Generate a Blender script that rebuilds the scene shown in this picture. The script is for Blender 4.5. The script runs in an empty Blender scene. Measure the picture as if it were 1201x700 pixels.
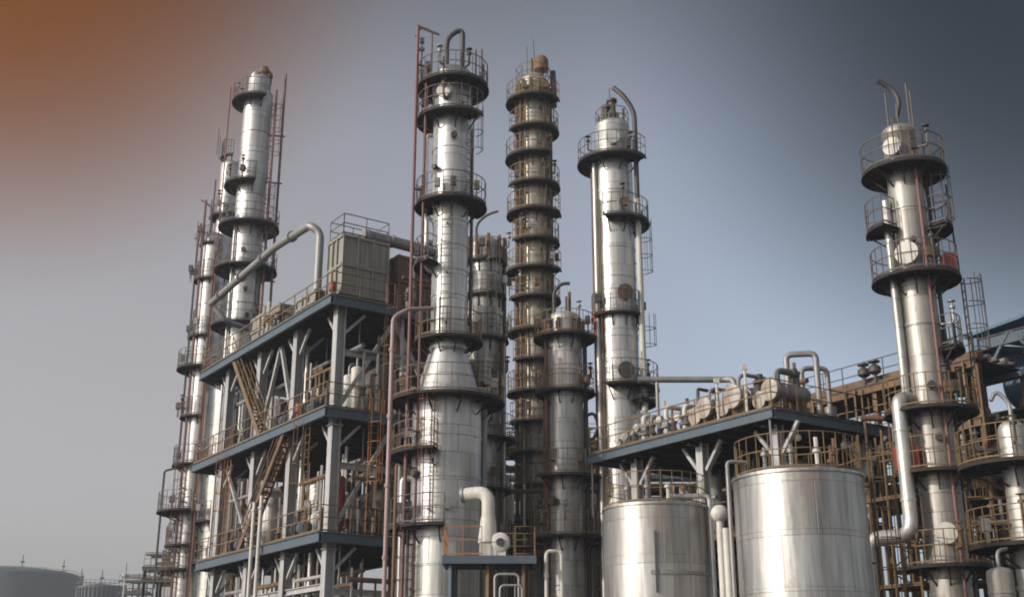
import bpy, math, random
from mathutils import Vector, Matrix
R = math.radians
SC = bpy.context.scene
COL = SC.collection
rnd = random.Random(7)

# ------------------------------------------------------------------ camera
CAM_H, PITCH, F = 1.7, R(18.56), 1400.0            # F in pixels of a 1201 px wide picture
cd = bpy.data.cameras.new('camera'); cam = bpy.data.objects.new('camera', cd); COL.objects.link(cam)
cam.location = (0, 0, CAM_H); cam.rotation_euler = (math.pi/2 + PITCH, 0, 0)
cd.sensor_width = 36; cd.lens = 36*F/1201; cd.clip_end = 5000; cd.clip_start = .1
SC.camera = cam
# ------------------------------------------------------------------ sky and sun
SUN_EL, SUN_AZ = R(24), R(-117)                     # azimuth clockwise from +Y (the view direction)
w = bpy.data.worlds.new('World'); SC.world = w; w.use_nodes = True
nt = w.node_tree; N = nt.nodes; L = nt.links
bg = N['Background']; bg.inputs[1].default_value = 0.15
sky = N.new('ShaderNodeTexSky'); sky.sky_type = 'NISHITA'; sky.sun_disc = False
sky.sun_elevation = SUN_EL; sky.sun_rotation = SUN_AZ; sky.dust_density = 3.0; sky.air_density = 1.0; sky.ozone_density = 1.5
hs = N.new('ShaderNodeHueSaturation'); hs.inputs['Saturation'].default_value = 0.3
L.new(sky.outputs[0], hs.inputs['Color'])
tc = N.new('ShaderNodeTexCoord')
def lobe(d, c0, c1):                                # smooth 0..1 weight round a compass direction of the sky
    d = Vector(d).normalized()
    dot = N.new('ShaderNodeVectorMath'); dot.operation = 'DOT_PRODUCT'; dot.inputs[1].default_value = d
    L.new(tc.outputs['Generated'], dot.inputs[0])
    mr = N.new('ShaderNodeMapRange'); mr.interpolation_type = 'SMOOTHSTEP'
    mr.inputs['From Min'].default_value = c0; mr.inputs['From Max'].default_value = c1
    L.new(dot.outputs['Value'], mr.inputs['Value']); return mr.outputs[0]
def tint(src, fac, col, amt):
    m = N.new('ShaderNodeMix'); m.data_type = 'RGBA'; m.blend_type = 'MULTIPLY'; m.inputs['B'].default_value = (*col, 1)
    a = N.new('ShaderNodeMath'); a.operation = 'MULTIPLY'; a.inputs[1].default_value = amt; L.new(fac, a.inputs[0])
    L.new(a.outputs[0], m.inputs['Factor']); L.new(src, m.inputs['A']); return m.outputs['Result']
c = hs.outputs[0]
c = tint(c, lobe((-.45, .85, .28), .72, .98), (1.06, .97, .94), 1.0)     # rosy air towards the low sun's side
c = tint(c, lobe((.45, .85, .28), .72, .98), (.92, 1.04, 1.18), 1.0)      # blue air on the other side
c = tint(c, lobe((-620, 1165, 929), .943, .9985), (.58, .17, .0), 1.0) # amber colour grade painted into the high left sky
c = tint(c, lobe((700, 1197, 834), .922, .9990), (.07, .08, .09), 1.0)   # corner vignette painted into the high right sky
c = tint(c, lobe((0, .55, .83), .845, .97), (.40, .39, .40), 1.0)           # dusk deepening towards the zenith
L.new(c, bg.inputs[0])
sd = bpy.data.lights.new('sun', 'SUN'); sd.energy = 3.1; sd.angle = R(.6); sd.color = (1, .91, .78)
sun = bpy.data.objects.new('sun', sd); COL.objects.link(sun)
sv = Vector((math.sin(SUN_AZ)*math.cos(SUN_EL), math.cos(SUN_AZ)*math.cos(SUN_EL), math.sin(SUN_EL)))
sun.rotation_euler = sv.to_track_quat('Z', 'Y').to_euler(); sun.location = sv*100
vs = SC.view_settings; vs.view_transform = 'Standard'; vs.look = 'None'; vs.exposure = -0.08; vs.gamma = 1; vs.use_curve_mapping = False
SC.cycles.use_denoising = True; SC.cycles.filter_width = 1.9
SC.cycles.max_bounces = 6; SC.cycles.volume_bounces = 1
try: SC.cycles.denoiser = 'OPENIMAGEDENOISE'
except Exception: pass

# ------------------------------------------------------------------ where things stand
CP, SP = math.cos(PITCH), math.sin(PITCH)
def dep(Y, z): return Y*CP + (z-CAM_H)*SP
def PT(px, py, Y):
    u, v = px-600, 350-py
    y = F*CP - v*SP; s = Y/y
    return Vector((u*s, Y, (F*SP + v*CP)*s + CAM_H))
def ZAT(Y, py):
    k = (350-py)/F
    return CAM_H + Y*(k*CP+SP)/(CP-k*SP)
DA = Vector((-math.sin(R(34.1)), math.cos(R(34.1)), 0))      # long direction of the plant
DB = Vector((math.cos(R(34.1)), math.sin(R(34.1)), 0))
UP = Vector((0, 0, 1))
def dirn(a):                                                  # a = 0 looks at the viewer, + to the right
    a = R(a); return Vector((math.sin(a), -math.cos(a), 0))

# ------------------------------------------------------------------ materials
def mat(name, col, rough=.6, metal=0, var=.35, scale=1.2, streak=.3, rust=0, rustcol=(.13, .055, .025), bump=.0, clad=None, seam=.45):
    m = bpy.data.materials.new(name); m.use_nodes = True
    t = m.node_tree; n = t.nodes; l = t.links; b = n['Principled BSDF']
    co = n.new('ShaderNodeTexCoord')
    no = n.new('ShaderNodeTexNoise'); no.inputs['Scale'].default_value = scale; no.inputs['Detail'].default_value = 6; no.inputs['Roughness'].default_value = .62
    l.new(co.outputs['Object'], no.inputs['Vector'])
    mp = n.new('ShaderNodeMapping'); mp.inputs['Scale'].default_value = (3.5, 3.5, .22); l.new(co.outputs['Object'], mp.inputs['Vector'])
    ns = n.new('ShaderNodeTexNoise'); ns.inputs['Scale'].default_value = 1.6; ns.inputs['Detail'].default_value = 4; l.new(mp.outputs[0], ns.inputs['Vector'])
    def mul(a, k, o=0.):
        q = n.new('ShaderNodeMapRange'); q.inputs['From Min'].default_value = .25; q.inputs['From Max'].default_value = .75
        q.inputs['To Min'].default_value = 1-k+o; q.inputs['To Max'].default_value = 1+o; l.new(a, q.inputs['Value']); return q.outputs[0]
    def mx(a, c2, fac=None, mode='MULTIPLY'):
        q = n.new('ShaderNodeMix'); q.data_type = 'RGBA'; q.blend_type = mode
        if isinstance(a, tuple): q.inputs['A'].default_value = (*a, 1)
        else: l.new(a, q.inputs['A'])
        if isinstance(c2, tuple): q.inputs['B'].default_value = (*c2, 1)
        else: l.new(c2, q.inputs['B'])
        if fac is None: q.inputs['Factor'].default_value = 1
        elif isinstance(fac, float): q.inputs['Factor'].default_value = fac
        else: l.new(fac, q.inputs['Factor'])
        return q.outputs['Result']
    c = mx(col, mul(no.outputs['Fac'], var, var*.4))
    c = mx(c, mul(ns.outputs['Fac'], streak, streak*.3))
    rough_add = None; hgt = None
    if clad:
        cw, ch = clad
        sx = n.new('ShaderNodeSeparateXYZ'); l.new(co.outputs['Object'], sx.inputs[0])
        at = n.new('ShaderNodeMath'); at.operation = 'ARCTAN2'; l.new(sx.outputs[1], at.inputs[0]); l.new(sx.outputs[0], at.inputs[1])
        cb = n.new('ShaderNodeCombineXYZ'); l.new(at.outputs[0], cb.inputs[0]); l.new(sx.outputs[2], cb.inputs[1])
        br = n.new('ShaderNodeTexBrick'); l.new(cb.outputs[0], br.inputs['Vector'])
        br.inputs['Scale'].default_value = 1; br.inputs['Mortar Size'].default_value = .012; br.inputs['Mortar Smooth'].default_value = .1
        br.inputs['Brick Width'].default_value = cw; br.inputs['Row Height'].default_value = ch
        br.inputs['Color1'].default_value = (1, 1, 1, 1); br.inputs['Color2'].default_value = (.80, .79, .77, 1); br.inputs['Mortar'].default_value = (seam, seam*.95, seam*.88, 1)
        c = mx(c, br.outputs['Color']); hgt = br.outputs['Fac']
    if rust:
        n3 = n.new('ShaderNodeTexNoise'); n3.inputs['Scale'].default_value = scale*.8; n3.inputs['Detail'].default_value = 8; n3.inputs['Roughness'].default_value = .7
        mp3 = n.new('ShaderNodeMapping'); mp3.inputs['Scale'].default_value = (1.6, 1.6, .6); mp3.inputs['Location'].default_value = (3.1, 7.7, 1.3)
        l.new(co.outputs['Object'], mp3.inputs[0]); l.new(mp3.outputs[0], n3.inputs['Vector'])
        rr = n.new('ShaderNodeMapRange'); rr.inputs['From Min'].default_value = .62-rust*.3; rr.inputs['From Max'].default_value = .78-rust*.3; l.new(n3.outputs['Fac'], rr.inputs['Value'])
        c = mx(c, rustcol, rr.outputs[0], 'MIX')
        mm = n.new('ShaderNodeMapRange'); mm.inputs['To Min'].default_value = metal; mm.inputs['To Max'].default_value = 0; l.new(rr.outputs[0], mm.inputs['Value']); l.new(mm.outputs[0], b.inputs['Metallic'])
    else: b.inputs['Metallic'].default_value = metal
    l.new(c, b.inputs['Base Color'])
    q = n.new('ShaderNodeMapRange'); q.inputs['To Min'].default_value = rough-.1; q.inputs['To Max'].default_value = min(1, rough+.18); l.new(no.outputs['Fac'], q.inputs['Value']); l.new(q.outputs[0], b.inputs['Roughness'])
    if bump:
        nb = n.new('ShaderNodeTexNoise'); nb.inputs['Scale'].default_value = 1.3; nb.inputs['Detail'].default_value = 2; mpb = n.new('ShaderNodeMapping'); mpb.inputs['Scale'].default_value = (1.5, 1.5, .3); l.new(co.outputs['Object'], mpb.inputs[0]); l.new(mpb.outputs[0], nb.inputs['Vector'])
        bp = n.new('ShaderNodeBump'); bp.inputs['Strength'].default_value = bump; bp.inputs['Distance'].default_value = .06; l.new(nb.outputs['Fac'], bp.inputs['Height'])
        if hgt:
            b2 = n.new('ShaderNodeBump'); b2.inputs['Strength'].default_value = .5; b2.inputs['Distance'].default_value = -.02; l.new(hgt, b2.inputs['Height']); l.new(bp.outputs[0], b2.inputs['Normal']); l.new(b2.outputs[0], b.inputs['Normal'])
        else: l.new(bp.outputs[0], b.inputs['Normal'])
    return m
M = dict(
 clad=mat('cladding steel', (.60, .585, .57), .40, .68, .3, .7, .35, .06, (.2, .13, .08), .35, (.785, 1.1)),
 cladold=mat('old cladding steel', (.60, .56, .48), .46, .55, .5, .9, .45, .1, (.14, .09, .045), .35, (.785, .95)),
 claddull=mat('dull cladding steel', (.55, .535, .51), .43, .6, .45, .8, .5, .18, (.15, .1, .06), .35, (.785, 1.1)),
 claddim=mat('vignette dimmed cladding', (.40, .38, .35), .45, .6, .45, .8, .55, .2, (.15, .1, .06), .35, (.785, 1.1)),  # dull cladding with vignette darkening put into its base colour
 tank=mat('tank plate', (.53, .515, .495), .36, .85, .3, .35, .6, .12, (.2, .13, .08), bump=.3, clad=(1.05, 1.5), seam=.7),
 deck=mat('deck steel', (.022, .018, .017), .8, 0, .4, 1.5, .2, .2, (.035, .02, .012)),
 sky=mat('steel blue paint', (.075, .15, .24), .55, 0, .35, 1, .3, .1),
 palered=mat('faded red paint', (.36, .25, .24), .55, 0, .35, 1.5, .3, .2, (.2, .08, .06)),
 blue=mat('blue grey paint', (.075, .105, .135), .6, 0, .35, 1, .3, .12),
 pale=mat('pale grey paint', (.40, .40, .40), .6, 0, .3, .8, .45, .12, (.2, .13, .08)),
 rail=mat('ochre rail paint', (.17, .11, .05), .65, 0, .4, 2, .2, .3),
 railg=mat('grey rail paint', (.11, .095, .085), .65, 0, .4, 2, .2, .25),
 orange=mat('orange rail paint', (.36, .15, .045), .65, 0, .3, 2, .2, .2),
 red=mat('red primer', (.20, .085, .078), .6, 0, .35, 1.5, .3, .15, (.2, .12, .1)),
 redb=mat('red paint', (.27, .045, .04), .5, 0, .3, 2, .2, .1),
 white=mat('white paint', (.58, .55, .50), .5, 0, .25, 1.5, .4, .1, (.25, .17, .1)),
 grey=mat('galvanised pipe', (.30, .29, .29), .5, .45, .3, 1.5, .3, .15, (.13, .08, .05)),
 dark=mat('dark pipe', (.07, .065, .065), .55, .2, .4, 2, .2, .2),
 palecover=mat('chalky cover paint', (.42, .38, .34), .6, 0, .4, 2, .3, .3, (.22, .12, .07)),
 cream=mat('cream panel', (.29, .27, .24), .7, 0, .45, .8, .6, .25, (.2, .14, .08)),
 brown=mat('brown rusty steel', (.17, .10, .055), .75, 0, .5, 1.2, .4, .4, (.09, .045, .025)),
 green=mat('grey green vessel', (.075, .08, .07), .6, .2, .4, .7, .4, .2),
 insul=mat('insulation jacket', (.55, .53, .50), .42, .6, .3, 1.2, .4, .1, (.2, .14, .1), .3),
 ground=mat('ground concrete', (.085, .08, .075), .9, 0, .4, .15, .0),
 far=mat('far tank paint', (.10, .115, .12), .7, 0, .25, .2, .35),
)

# ------------------------------------------------------------------ mesh kit
class MB:
    def __init__(s): s.v = []; s.f = []
    def add(s, vs, fs):
        o = len(s.v); s.v += [Vector(p) for p in vs]; s.f += [tuple(i+o for i in f) for f in fs]
    def hexa(s, p):        # 8 points: bottom ring 0-3, top ring 4-7
        s.add(p, [(3,2,1,0),(4,5,6,7),(0,1,5,4),(1,2,6,5),(2,3,7,6),(3,0,4,7)])
    def box(s, c, x, y, z, ax=None, ay=None):      # half extents along ax, ay, UP
        ax = ax or Vector((1,0,0)); ay = ay or Vector((0,1,0)); c = Vector(c)
        s.hexa([c+ax*a*x+ay*b*y+UP*d*z for d in (-1,1) for a,b in ((-1,-1),(1,-1),(1,1),(-1,1))])
    def beam(s, a, b, w, h=None, up=None):
        h = h or w; a = Vector(a); b = Vector(b); d = (b-a).normalized()
        up = up or (UP if abs(d.z) < .95 else DA)
        x = d.cross(up).normalized(); y = x.cross(d).normalized()
        s.hexa([p+x*i*w/2+y*j*h/2 for p in (a, b) for i, j in ((-1,-1),(1,-1),(1,1),(-1,1))])
    def hbeam(s, a, b, w, h=None, side=None, t=.035):   # H section: two flanges and a web
        h = h or w; a = Vector(a); b = Vector(b); d = (b-a).normalized()
        up = side or (UP if abs(d.z) < .95 else DB)
        x = d.cross(up).normalized(); y = x.cross(d).normalized()
        for j in (-1, 1): s.hexa([p+x*i*w/2+y*(j*(h/2-t/2)+k*t/2) for p in (a, b) for i, k in ((-1,-1),(1,-1),(1,1),(-1,1))])
        s.hexa([p+x*i*t/2+y*k*(h/2-t-.002) for p in (a, b) for i, k in ((-1,-1),(1,-1),(1,1),(-1,1))])
    def tube(s, pts, r, n=8, fil=0, cap=True):
        pts = [Vector(p) for p in pts]
        if fil: pts = fillet(pts, fil)
        rs = r if isinstance(r, list) else [r]*len(pts)
        if isinstance(r, list) and len(r) != len(pts): rs = [r[0]]*len(pts)
        t0 = (pts[1]-pts[0]).normalized(); ref = UP if abs(t0.z) < .9 else Vector((1,0,0))
        x = t0.cross(ref).normalized(); vs = []; m = len(pts)
        for i, p in enumerate(pts):
            if i == 0: t = t0
            elif i == m-1: t = (pts[i]-pts[i-1]).normalized()
            else: t = ((pts[i]-pts[i-1]).normalized()+(pts[i+1]-pts[i]).normalized()).normalized()
            x = (x-t*x.dot(t)).normalized(); y = t.cross(x)
            for k in range(n):
                a = 2*math.pi*(k+.5)/n; vs.append(p+(x*math.cos(a)+y*math.sin(a))*rs[i])
        fs = [(i*n+k, i*n+(k+1) % n, (i+1)*n+(k+1) % n, (i+1)*n+k) for i in range(m-1) for k in range(n)]
        if cap: fs += [tuple(range(n-1, -1, -1)), tuple((m-1)*n+k for k in range(n))]
        s.add(vs, fs)
    def lathe(s, c, prof, n=40, axis=None, xd=None):
        c = Vector(c); az = axis or UP
        ax = xd or (Vector((1,0,0)) if abs(az.z) > .9 else UP); ay = az.cross(ax).normalized(); ax = ay.cross(az).normalized()
        vs = []; m = len(prof)
        for r, z in prof:
            for k in range(n):
                a = 2*math.pi*k/n; vs.append(c+(ax*math.cos(a)+ay*math.sin(a))*max(r, .001)+az*z)
        fs = [(i*n+k, i*n+(k+1) % n, (i+1)*n+(k+1) % n, (i+1)*n+k) for i in range(m-1) for k in range(n)]
        fs += [tuple(range(n-1, -1, -1)), tuple((m-1)*n+k for k in range(n))]
        s.add(vs, fs)
    def sector(s, c, r0, r1, a0, a1, z0, z1):       # ring sector, angles in the dirn() sense
        n = max(3, int(abs(a1-a0)/9)); c = Vector(c); full = abs(a1-a0) >= 359.9; vs = []
        m = n if full else n+1
        for i in range(m):
            d = dirn(a0+(a1-a0)*i/n)
            vs += [c+d*r0+UP*z0, c+d*r1+UP*z0, c+d*r1+UP*z1, c+d*r0+UP*z1]
        fs = []
        for i in range(n):
            j = (i+1) % m
            for k in range(4): fs.append((i*4+k, i*4+(k+1) % 4, j*4+(k+1) % 4, j*4+k))
        if not full: fs += [(3,2,1,0), (n*4, n*4+1, n*4+2, n*4+3)]
        s.add(vs, fs)
    def build(s, name, m, parent=None, base=None):
        me = bpy.data.meshes.new(name)
        o = bpy.data.objects.new(name, me); COL.objects.link(o)
        off = Vector(parent['_w']) if parent is not None else Vector(base or (0,0,0))
        me.from_pydata([p-off for p in s.v], [], s.f); me.update()
        for p in me.polygons: p.use_smooth = True
        me.set_sharp_from_angle(angle=R(48))
        me.materials.append(M[m] if isinstance(m, str) else m)
        if parent is not None:
            o.parent = parent
        else: o.location = off
        o['_w'] = list(off)
        return o
def fillet(pts, r, n=5):
    out = [pts[0]]
    for i in range(1, len(pts)-1):
        p, a, b = pts[i], pts[i-1], pts[i+1]
        da, db = (a-p), (b-p); q = min(r, da.length*.49, db.length*.49)
        A, B = p+da.normalized()*q, p+db.normalized()*q
        for k in range(n+1):
            t = k/n; out.append(A*(1-t)**2+p*2*t*(1-t)+B*t*t)
    out.append(pts[-1]); return out
def tag(o, label, cat, group=None, kind=None):
    if label: o['label'] = label
    if cat: o['category'] = cat
    if group: o['group'] = group
    if kind: o['kind'] = kind
    return o
def thing(name, label, cat, base, group=None):
    o = bpy.data.objects.new(name, None); COL.objects.link(o); o.empty_display_size = .5
    o.location = Vector(base); o['_w'] = list(base); return tag(o, label, cat, group)
def one(mb, name, m, label, cat, base, group=None):
    return tag(mb.build(name, m, None, base), label, cat, group)

def flanges(mb, pts, r, step=1.6):
    pts = [Vector(p) for p in pts]
    for a, b in zip(pts, pts[1:]):
        L_ = (b-a).length
        if L_ < .9: continue
        n = max(1, int(L_/step))
        for k in range(n):
            p = a.lerp(b, (k+.5)/n); d = (b-a).normalized()
            mb.lathe(p, [(r*1.02, -.07), (r*1.45, -.065), (r*1.45, -.01), (r*1.3, -.008), (r*1.3, .008), (r*1.45, .01), (r*1.45, .065), (r*1.02, .07)], 12, d)
# ------------------------------------------------------------------ shared pieces
def rail_line(mb, pts, h=1.1, step=1.2, r=.021, closed=False):
    """posts and three rails along a polyline of floor points"""
    pts = [Vector(p) for p in pts]
    if closed: pts = pts+[pts[0]]
    for k in (h, h*.55): mb.tube([p+UP*k for p in pts], r, 4)
    mb.tube([p+UP*.08 for p in pts], r*1.6, 4)
    for i in range(len(pts)-1):
        a, b = pts[i], pts[i+1]; n = max(1, round((b-a).length/step))
        for k in range(n+(1 if i == len(pts)-2 else 0)): 
            p = a.lerp(b, k/n); mb.tube([p, p+UP*h], r, 4)
def arc(c, r, a0, a1, z, n=None):
    n = n or max(3, int(abs(a1-a0)/14)); c = Vector(c)
    return [c+dirn(a0+(a1-a0)*i/n)*r+UP*z for i in range(n+1)]
def platform(T, c, z, r0, r1, a0, a1, railmat='railg', deckmat='deck', th=.06, h=1.1, brackets=True):
    mb = MB(); mb.sector(c, r0+.02, r1, a0, a1, z-th, z)
    mb.sector(c, r1-.05, r1+.02, a0, a1, z-th-.06, z-th-.002)
    if brackets:
        n = max(1, int(abs(a1-a0)/40))
        for i in range(n+1):
            d = dirn(a0+6+(a1-a0-12)*i/n); p = Vector(c)
            mb.beam(p+d*(r0+.03)+UP*(z-th-.62), p+d*(r1-.2)+UP*(z-th-.06), .05)
            mb.beam(p+d*(r0+.03)+UP*(z-th-.06), p+d*(r1-.1)+UP*(z-th-.06), .07, .10)
    o = mb.build('platform', deckmat, T)
    rb = MB(); full = abs(a1-a0) >= 359.9
    pts = arc(c, r1-.04, a0, a1, z)
    if not full: pts = [Vector(c)+dirn(a0)*(r0+.15)+UP*z]+pts+[Vector(c)+dirn(a1)*(r0+.15)+UP*z]
    rail_line(rb, pts, h, 1.0); rb.build('railing', railmat, o)
    return o
def ladder(T, c, z0, z1, r, a, m='railg', cage=True):
    mb = MB(); d = dirn(a); s = Vector((-d.y, d.x, 0)); p = Vector(c)+d*(r+.22)
    for k in (-.22, .22): mb.tube([p+s*k+UP*z0, p+s*k+UP*z1], .03, 4)
    z = z0+.2
    while z < z1: mb.tube([p-s*.22+UP*z, p+s*.22+UP*z], .018, 4); z += .32
    z = z0+.5
    while z < z1: mb.beam(p+UP*z-d*.2, p+UP*z, .06); z += 2.2
    o = mb.build('ladder', m, T)
    if cage and z1-z0 > 3:
        cb = MB(); z = z0+2.2; hoops = []
        while z < z1+.3:
            hp = [p+UP*z+s*.34*math.cos(t)+d*(.05+.62*math.sin(t)) for t in [math.pi*i/6 for i in range(7)]]
            cb.tube(hp, .02, 4); z += .85
        for i in (1, 2, 3, 4, 5):
            t = math.pi*i/6; q = p+s*.34*math.cos(t)+d*(.05+.62*math.sin(t)); cb.tube([q+UP*(z0+2.2), q+UP*(z1+.2)], .016, 4)
        cb.build('ladder_cage', m, o)
    return o
def nozzle(T, c, z, r, a, rr=.18, L=.45, m='grey', name='nozzle'):
    mb = MB(); d = dirn(a); mb.lathe(Vector(c)+UP*z, [(rr, r-.1), (rr, r+L-.08), (rr*1.5, r+L-.078), (rr*1.5, r+L), (rr*1.3, r+L+.01), (rr*1.3, r+L+.06)], 14, d)
    return mb.build(name, m, T)
def manhole(T, c, z, r, a, rr=.36, m='white'):
    mb = MB(); d = dirn(a)
    mb.lathe(Vector(c)+UP*z, [(rr, r-.2), (rr, r+.12), (rr*1.2, r+.122), (rr*1.2, r+.17), (rr*1.18, r+.175), (rr*1.18, r+.22), (.02, r+.23)], 20, d)
    return mb.build('manhole', m, T)
def riser(T, pts, r, m, name='pipe', fil=.4, clips=None, n=10):
    mb = MB(); mb.tube(pts, r, n, fil)
    return mb.build(name, m, T)
def shell_prof(rz, band=1.6, lip=.03):
    """insert raised seam bands into a (radius, z) profile"""
    out = []
    for i in range(len(rz)-1):
        (r0, z0), (r1, z1) = rz[i], rz[i+1]; out.append((r0, z0))
        L = z1-z0
        if L > band*1.2:
            n = int(L/band)
            for k in range(1, n+1):
                z = z0+L*k/(n+1); r = r0+(r1-r0)*k/(n+1)
                out += [(r, z-.05), (r+lip, z-.049), (r+lip, z+.049), (r, z+.05)]
    out.append(rz[-1]); return out
def dome(r, z, h, n=6): return [(r*math.cos(math.pi/2*i/n), z+h*math.sin(math.pi/2*i/n)) for i in range(1, n+1)]
def shell(T, c, rz, m, band=1.6, n=44, name='shell'):
    mb = MB(); mb.lathe(Vector((c[0], c[1], 0)), shell_prof(rz, band), n); return mb.build(name, m, T)
class TW:
    """a tower standing on the ground: axis through pixel (px, py) at forward distance Y"""
    def __init__(s, name, label, px, py, Y, cat='tower', group=None):
        p = PT(px, py, Y); s.Y = Y; s.c = Vector((p.x, Y, 0)); s.o = thing(name, label, cat, s.c, group)
    def z(s, py): return ZAT(s.Y, py)
    def m(s, px, py): return px/F*dep(s.Y, s.z(py))         # pixels to metres at that height
    def plat(s, py, wpx, r0, a0, a1, **k):
        z = s.z(py); return platform(s.o, s.c, z, r0, s.m(wpx/2, py), a0, a1, **k)
    def P(s, a, r, z): return s.c+dirn(a)*r+UP*z
def clutter(t, z, r0, r1, a0, a1, n=3):
    """small fittings standing on a platform: each its own small mesh part"""
    for i in range(n):
        a = rnd.uniform(a0, a1); k = rnd.random(); p = t.P(a, (r0+r1)/2+rnd.uniform(-.05, .2), z)
        mb = MB()
        if k < .4:
            mb.box(p+UP*.72, .12, .09, .2); mb.tube([p, p+UP*.5], .03, 4); mb.build('instrument_box', rnd.choice(['railg', 'grey', 'brown', 'dark', 'dark']), t.o)
        elif k < .75:
            h = rnd.uniform(.5, .9); q = t.P(a, r0-.05, z+h)
            mb.tube([q, p+UP*h, p+UP*(h+.5)], .05, 6, .1); mb.lathe(p+UP*(h+.5), [(.11, 0), (.11, .1), (.03, .11), (.03, .25), (.14, .26), (.14, .29)], 10); mb.build('valve', rnd.choice(['dark', 'grey', 'brown', 'dark', 'brown', 'grey']), t.o)
        else:
            mb.tube([p, p+UP*rnd.uniform(1.2, 2.0)], .03, 4); mb.build('light_pole', 'railg', t.o)

# ------------------------------------------------------------------ setting: ground and air
g = MB(); g.box((0, 300, -.5), 700, 700, .5)
tag(g.build('ground', 'ground'), 'dark worn concrete ground of the plant', None, None, 'structure')
hz = MB(); hz.box((0, 300, 29.5), 705, 705, 31)
hm = bpy.data.materials.new('haze air'); hm.use_nodes = True; hn = hm.node_tree.nodes
hn.remove(hn['Principled BSDF']); pv = hn.new('ShaderNodeVolumePrincipled')
pv.inputs['Color'].default_value = (.80, .86, .95, 1); pv.inputs['Density'].default_value = .0006; pv.inputs['Anisotropy'].default_value = .25
hm.node_tree.links.new(pv.outputs[0], hn['Material Output'].inputs['Volume'])
tag(hz.build('haze', hm), 'thin grey haze filling the air of the plant', None, None, 'stuff')

# ================================================================== main tower (centre, with the cone)
t = TW('distillation_tower', 'tallest bright steel tower in the middle, its narrow shaft widening into a fat drum', 524, 480, 48)
rU = t.m(22.5, 200); rL = t.m(21, 320); rD = t.m(41, 560)
z = t.z
shell(t.o, t.c, [(rD, 0), (rD, z(468))], 'clad', 1.7, 56, 'drum')
mb = MB(); mb.lathe(Vector((t.c.x, t.c.y, 0)), [(rD+.04, z(468)-.06), (rD+.04, z(468)+.06), (rD*.985, z(468)+.062)]+[(rD*.985+(rL*1.02-rD*.985)*(k/8)**.9*(1 if k < 8 else 1), z(468)+.062+(z(412)-z(468)-.062)*k/8) for k in range(1, 9)]+[(rL+.06, z(412)+.002), (rL+.06, z(412)+.12), (rL, z(412)+.122)], 56); mb.build('cone', 'clad', t.o)
shell(t.o, t.c, [(rL, z(412)+.125), (rL, z(235)), (rU, z(235)+.02), (rU, z(152)), (rU*1.0, z(120))]+[(rU*1.06, z(120)+.01), (rU*1.06, z(92))]+dome(rU*1.06, z(92), .5), 'clad', 1.25, 48)
t.plat(105, 84, rU*1.06, -180, 180)
t.plat(143, 84, rU, -175, 62)
t.plat(243, 84, rL, -125, 135)
t.plat(313, 84, rL, -140, -35)
t.plat(401, 80, rL, -180, 180, railmat='rail')
t.plat(472, 134, rD, -180, 180, railmat='rail')
t.plat(534, 132, rD, -125, -10, railmat='rail')
t.plat(620, 132, rD, -120, 2, railmat='railg')
for (py, r0, a0, a1, w, n) in ((105, rU, -150, 150, 84, 7), (143, rU, -150, 40, 84, 3), (243, rL, -110, 120, 84, 4), (401, rL, -120, 120, 80, 5), (472, rD, -130, -60, 134, 5), (472, rD, 50, 120, 134, 4), (534, rD, -110, -20, 132, 4), (620, rD, -110, -10, 132, 4)):
    clutter(t, z(py), r0, t.m(w/2, py), a0, a1, n)
ladder(t.o, t.c, z(240), z(143), rU, 52); ladder(t.o, t.c, z(398), z(245), rL, -5, 'railg', False)
ladder(t.o, t.c, z(618), z(474), rD, -22, 'red'); ladder(t.o, t.c, z(143), z(107), rU, 30, cage=False)
ladder(t.o, t.c, 3, z(622), rD, -52, 'railg')
manhole(t.o, t.c, z(118), rU*1.02, -18, .3); manhole(t.o, t.c, z(600), rD, -78, .36, 'white')
nozzle(t.o, t.c, z(300), rL, -60, .16); nozzle(t.o, t.c, z(170), rU, 8, .1, .25, 'dark'); nozzle(t.o, t.c, z(205), rU, -40, .09, .25, 'dark'); nozzle(t.o, t.c, z(560), rD, -50, .12, .2, 'dark'); nozzle(t.o, t.c, z(600), rD, 6, .1, .2, 'grey')
# overhead vapour loop and small vents on the head
zt = z(92)+.4
riser(t.o, [t.P(-60, .35, zt-.3), t.P(-60, .35, zt+1.6), t.P(80, .42, zt+2.15), t.P(80, .42, zt-.6)], .12, 'dark', 'vapour_pipe', .5)
riser(t.o, [t.P(-75, 1.0, zt-.7), t.P(-75, 1.0, zt+1.9), t.P(-80, 1.5, zt+2.1), t.P(-82, 1.75, zt+1.6)], .04, 'railg', 'vent_pipe', .4, n=6)
for a, r, h in ((60, 1.2, 1.5), (85, 1.3, 1.8), (105, 1.4, 1.3), (20, 1.2, 1.0), (-20, 1.1, .9)): riser(t.o, [t.P(a, r, zt-.8), t.P(a, r, zt-.8+h)], .045, 'railg', 'vent_pipe', 0, n=6)
mb = MB(); q = t.P(-78, 1.45, zt); mb.beam(q-UP*.6, q+UP*1.3, .05); mb.box(q+UP*1.35, .09, .09, .12); mb.box(q+UP*.9, .12, .06, .07); mb.build('lamp_post', 'dark', t.o)
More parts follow.
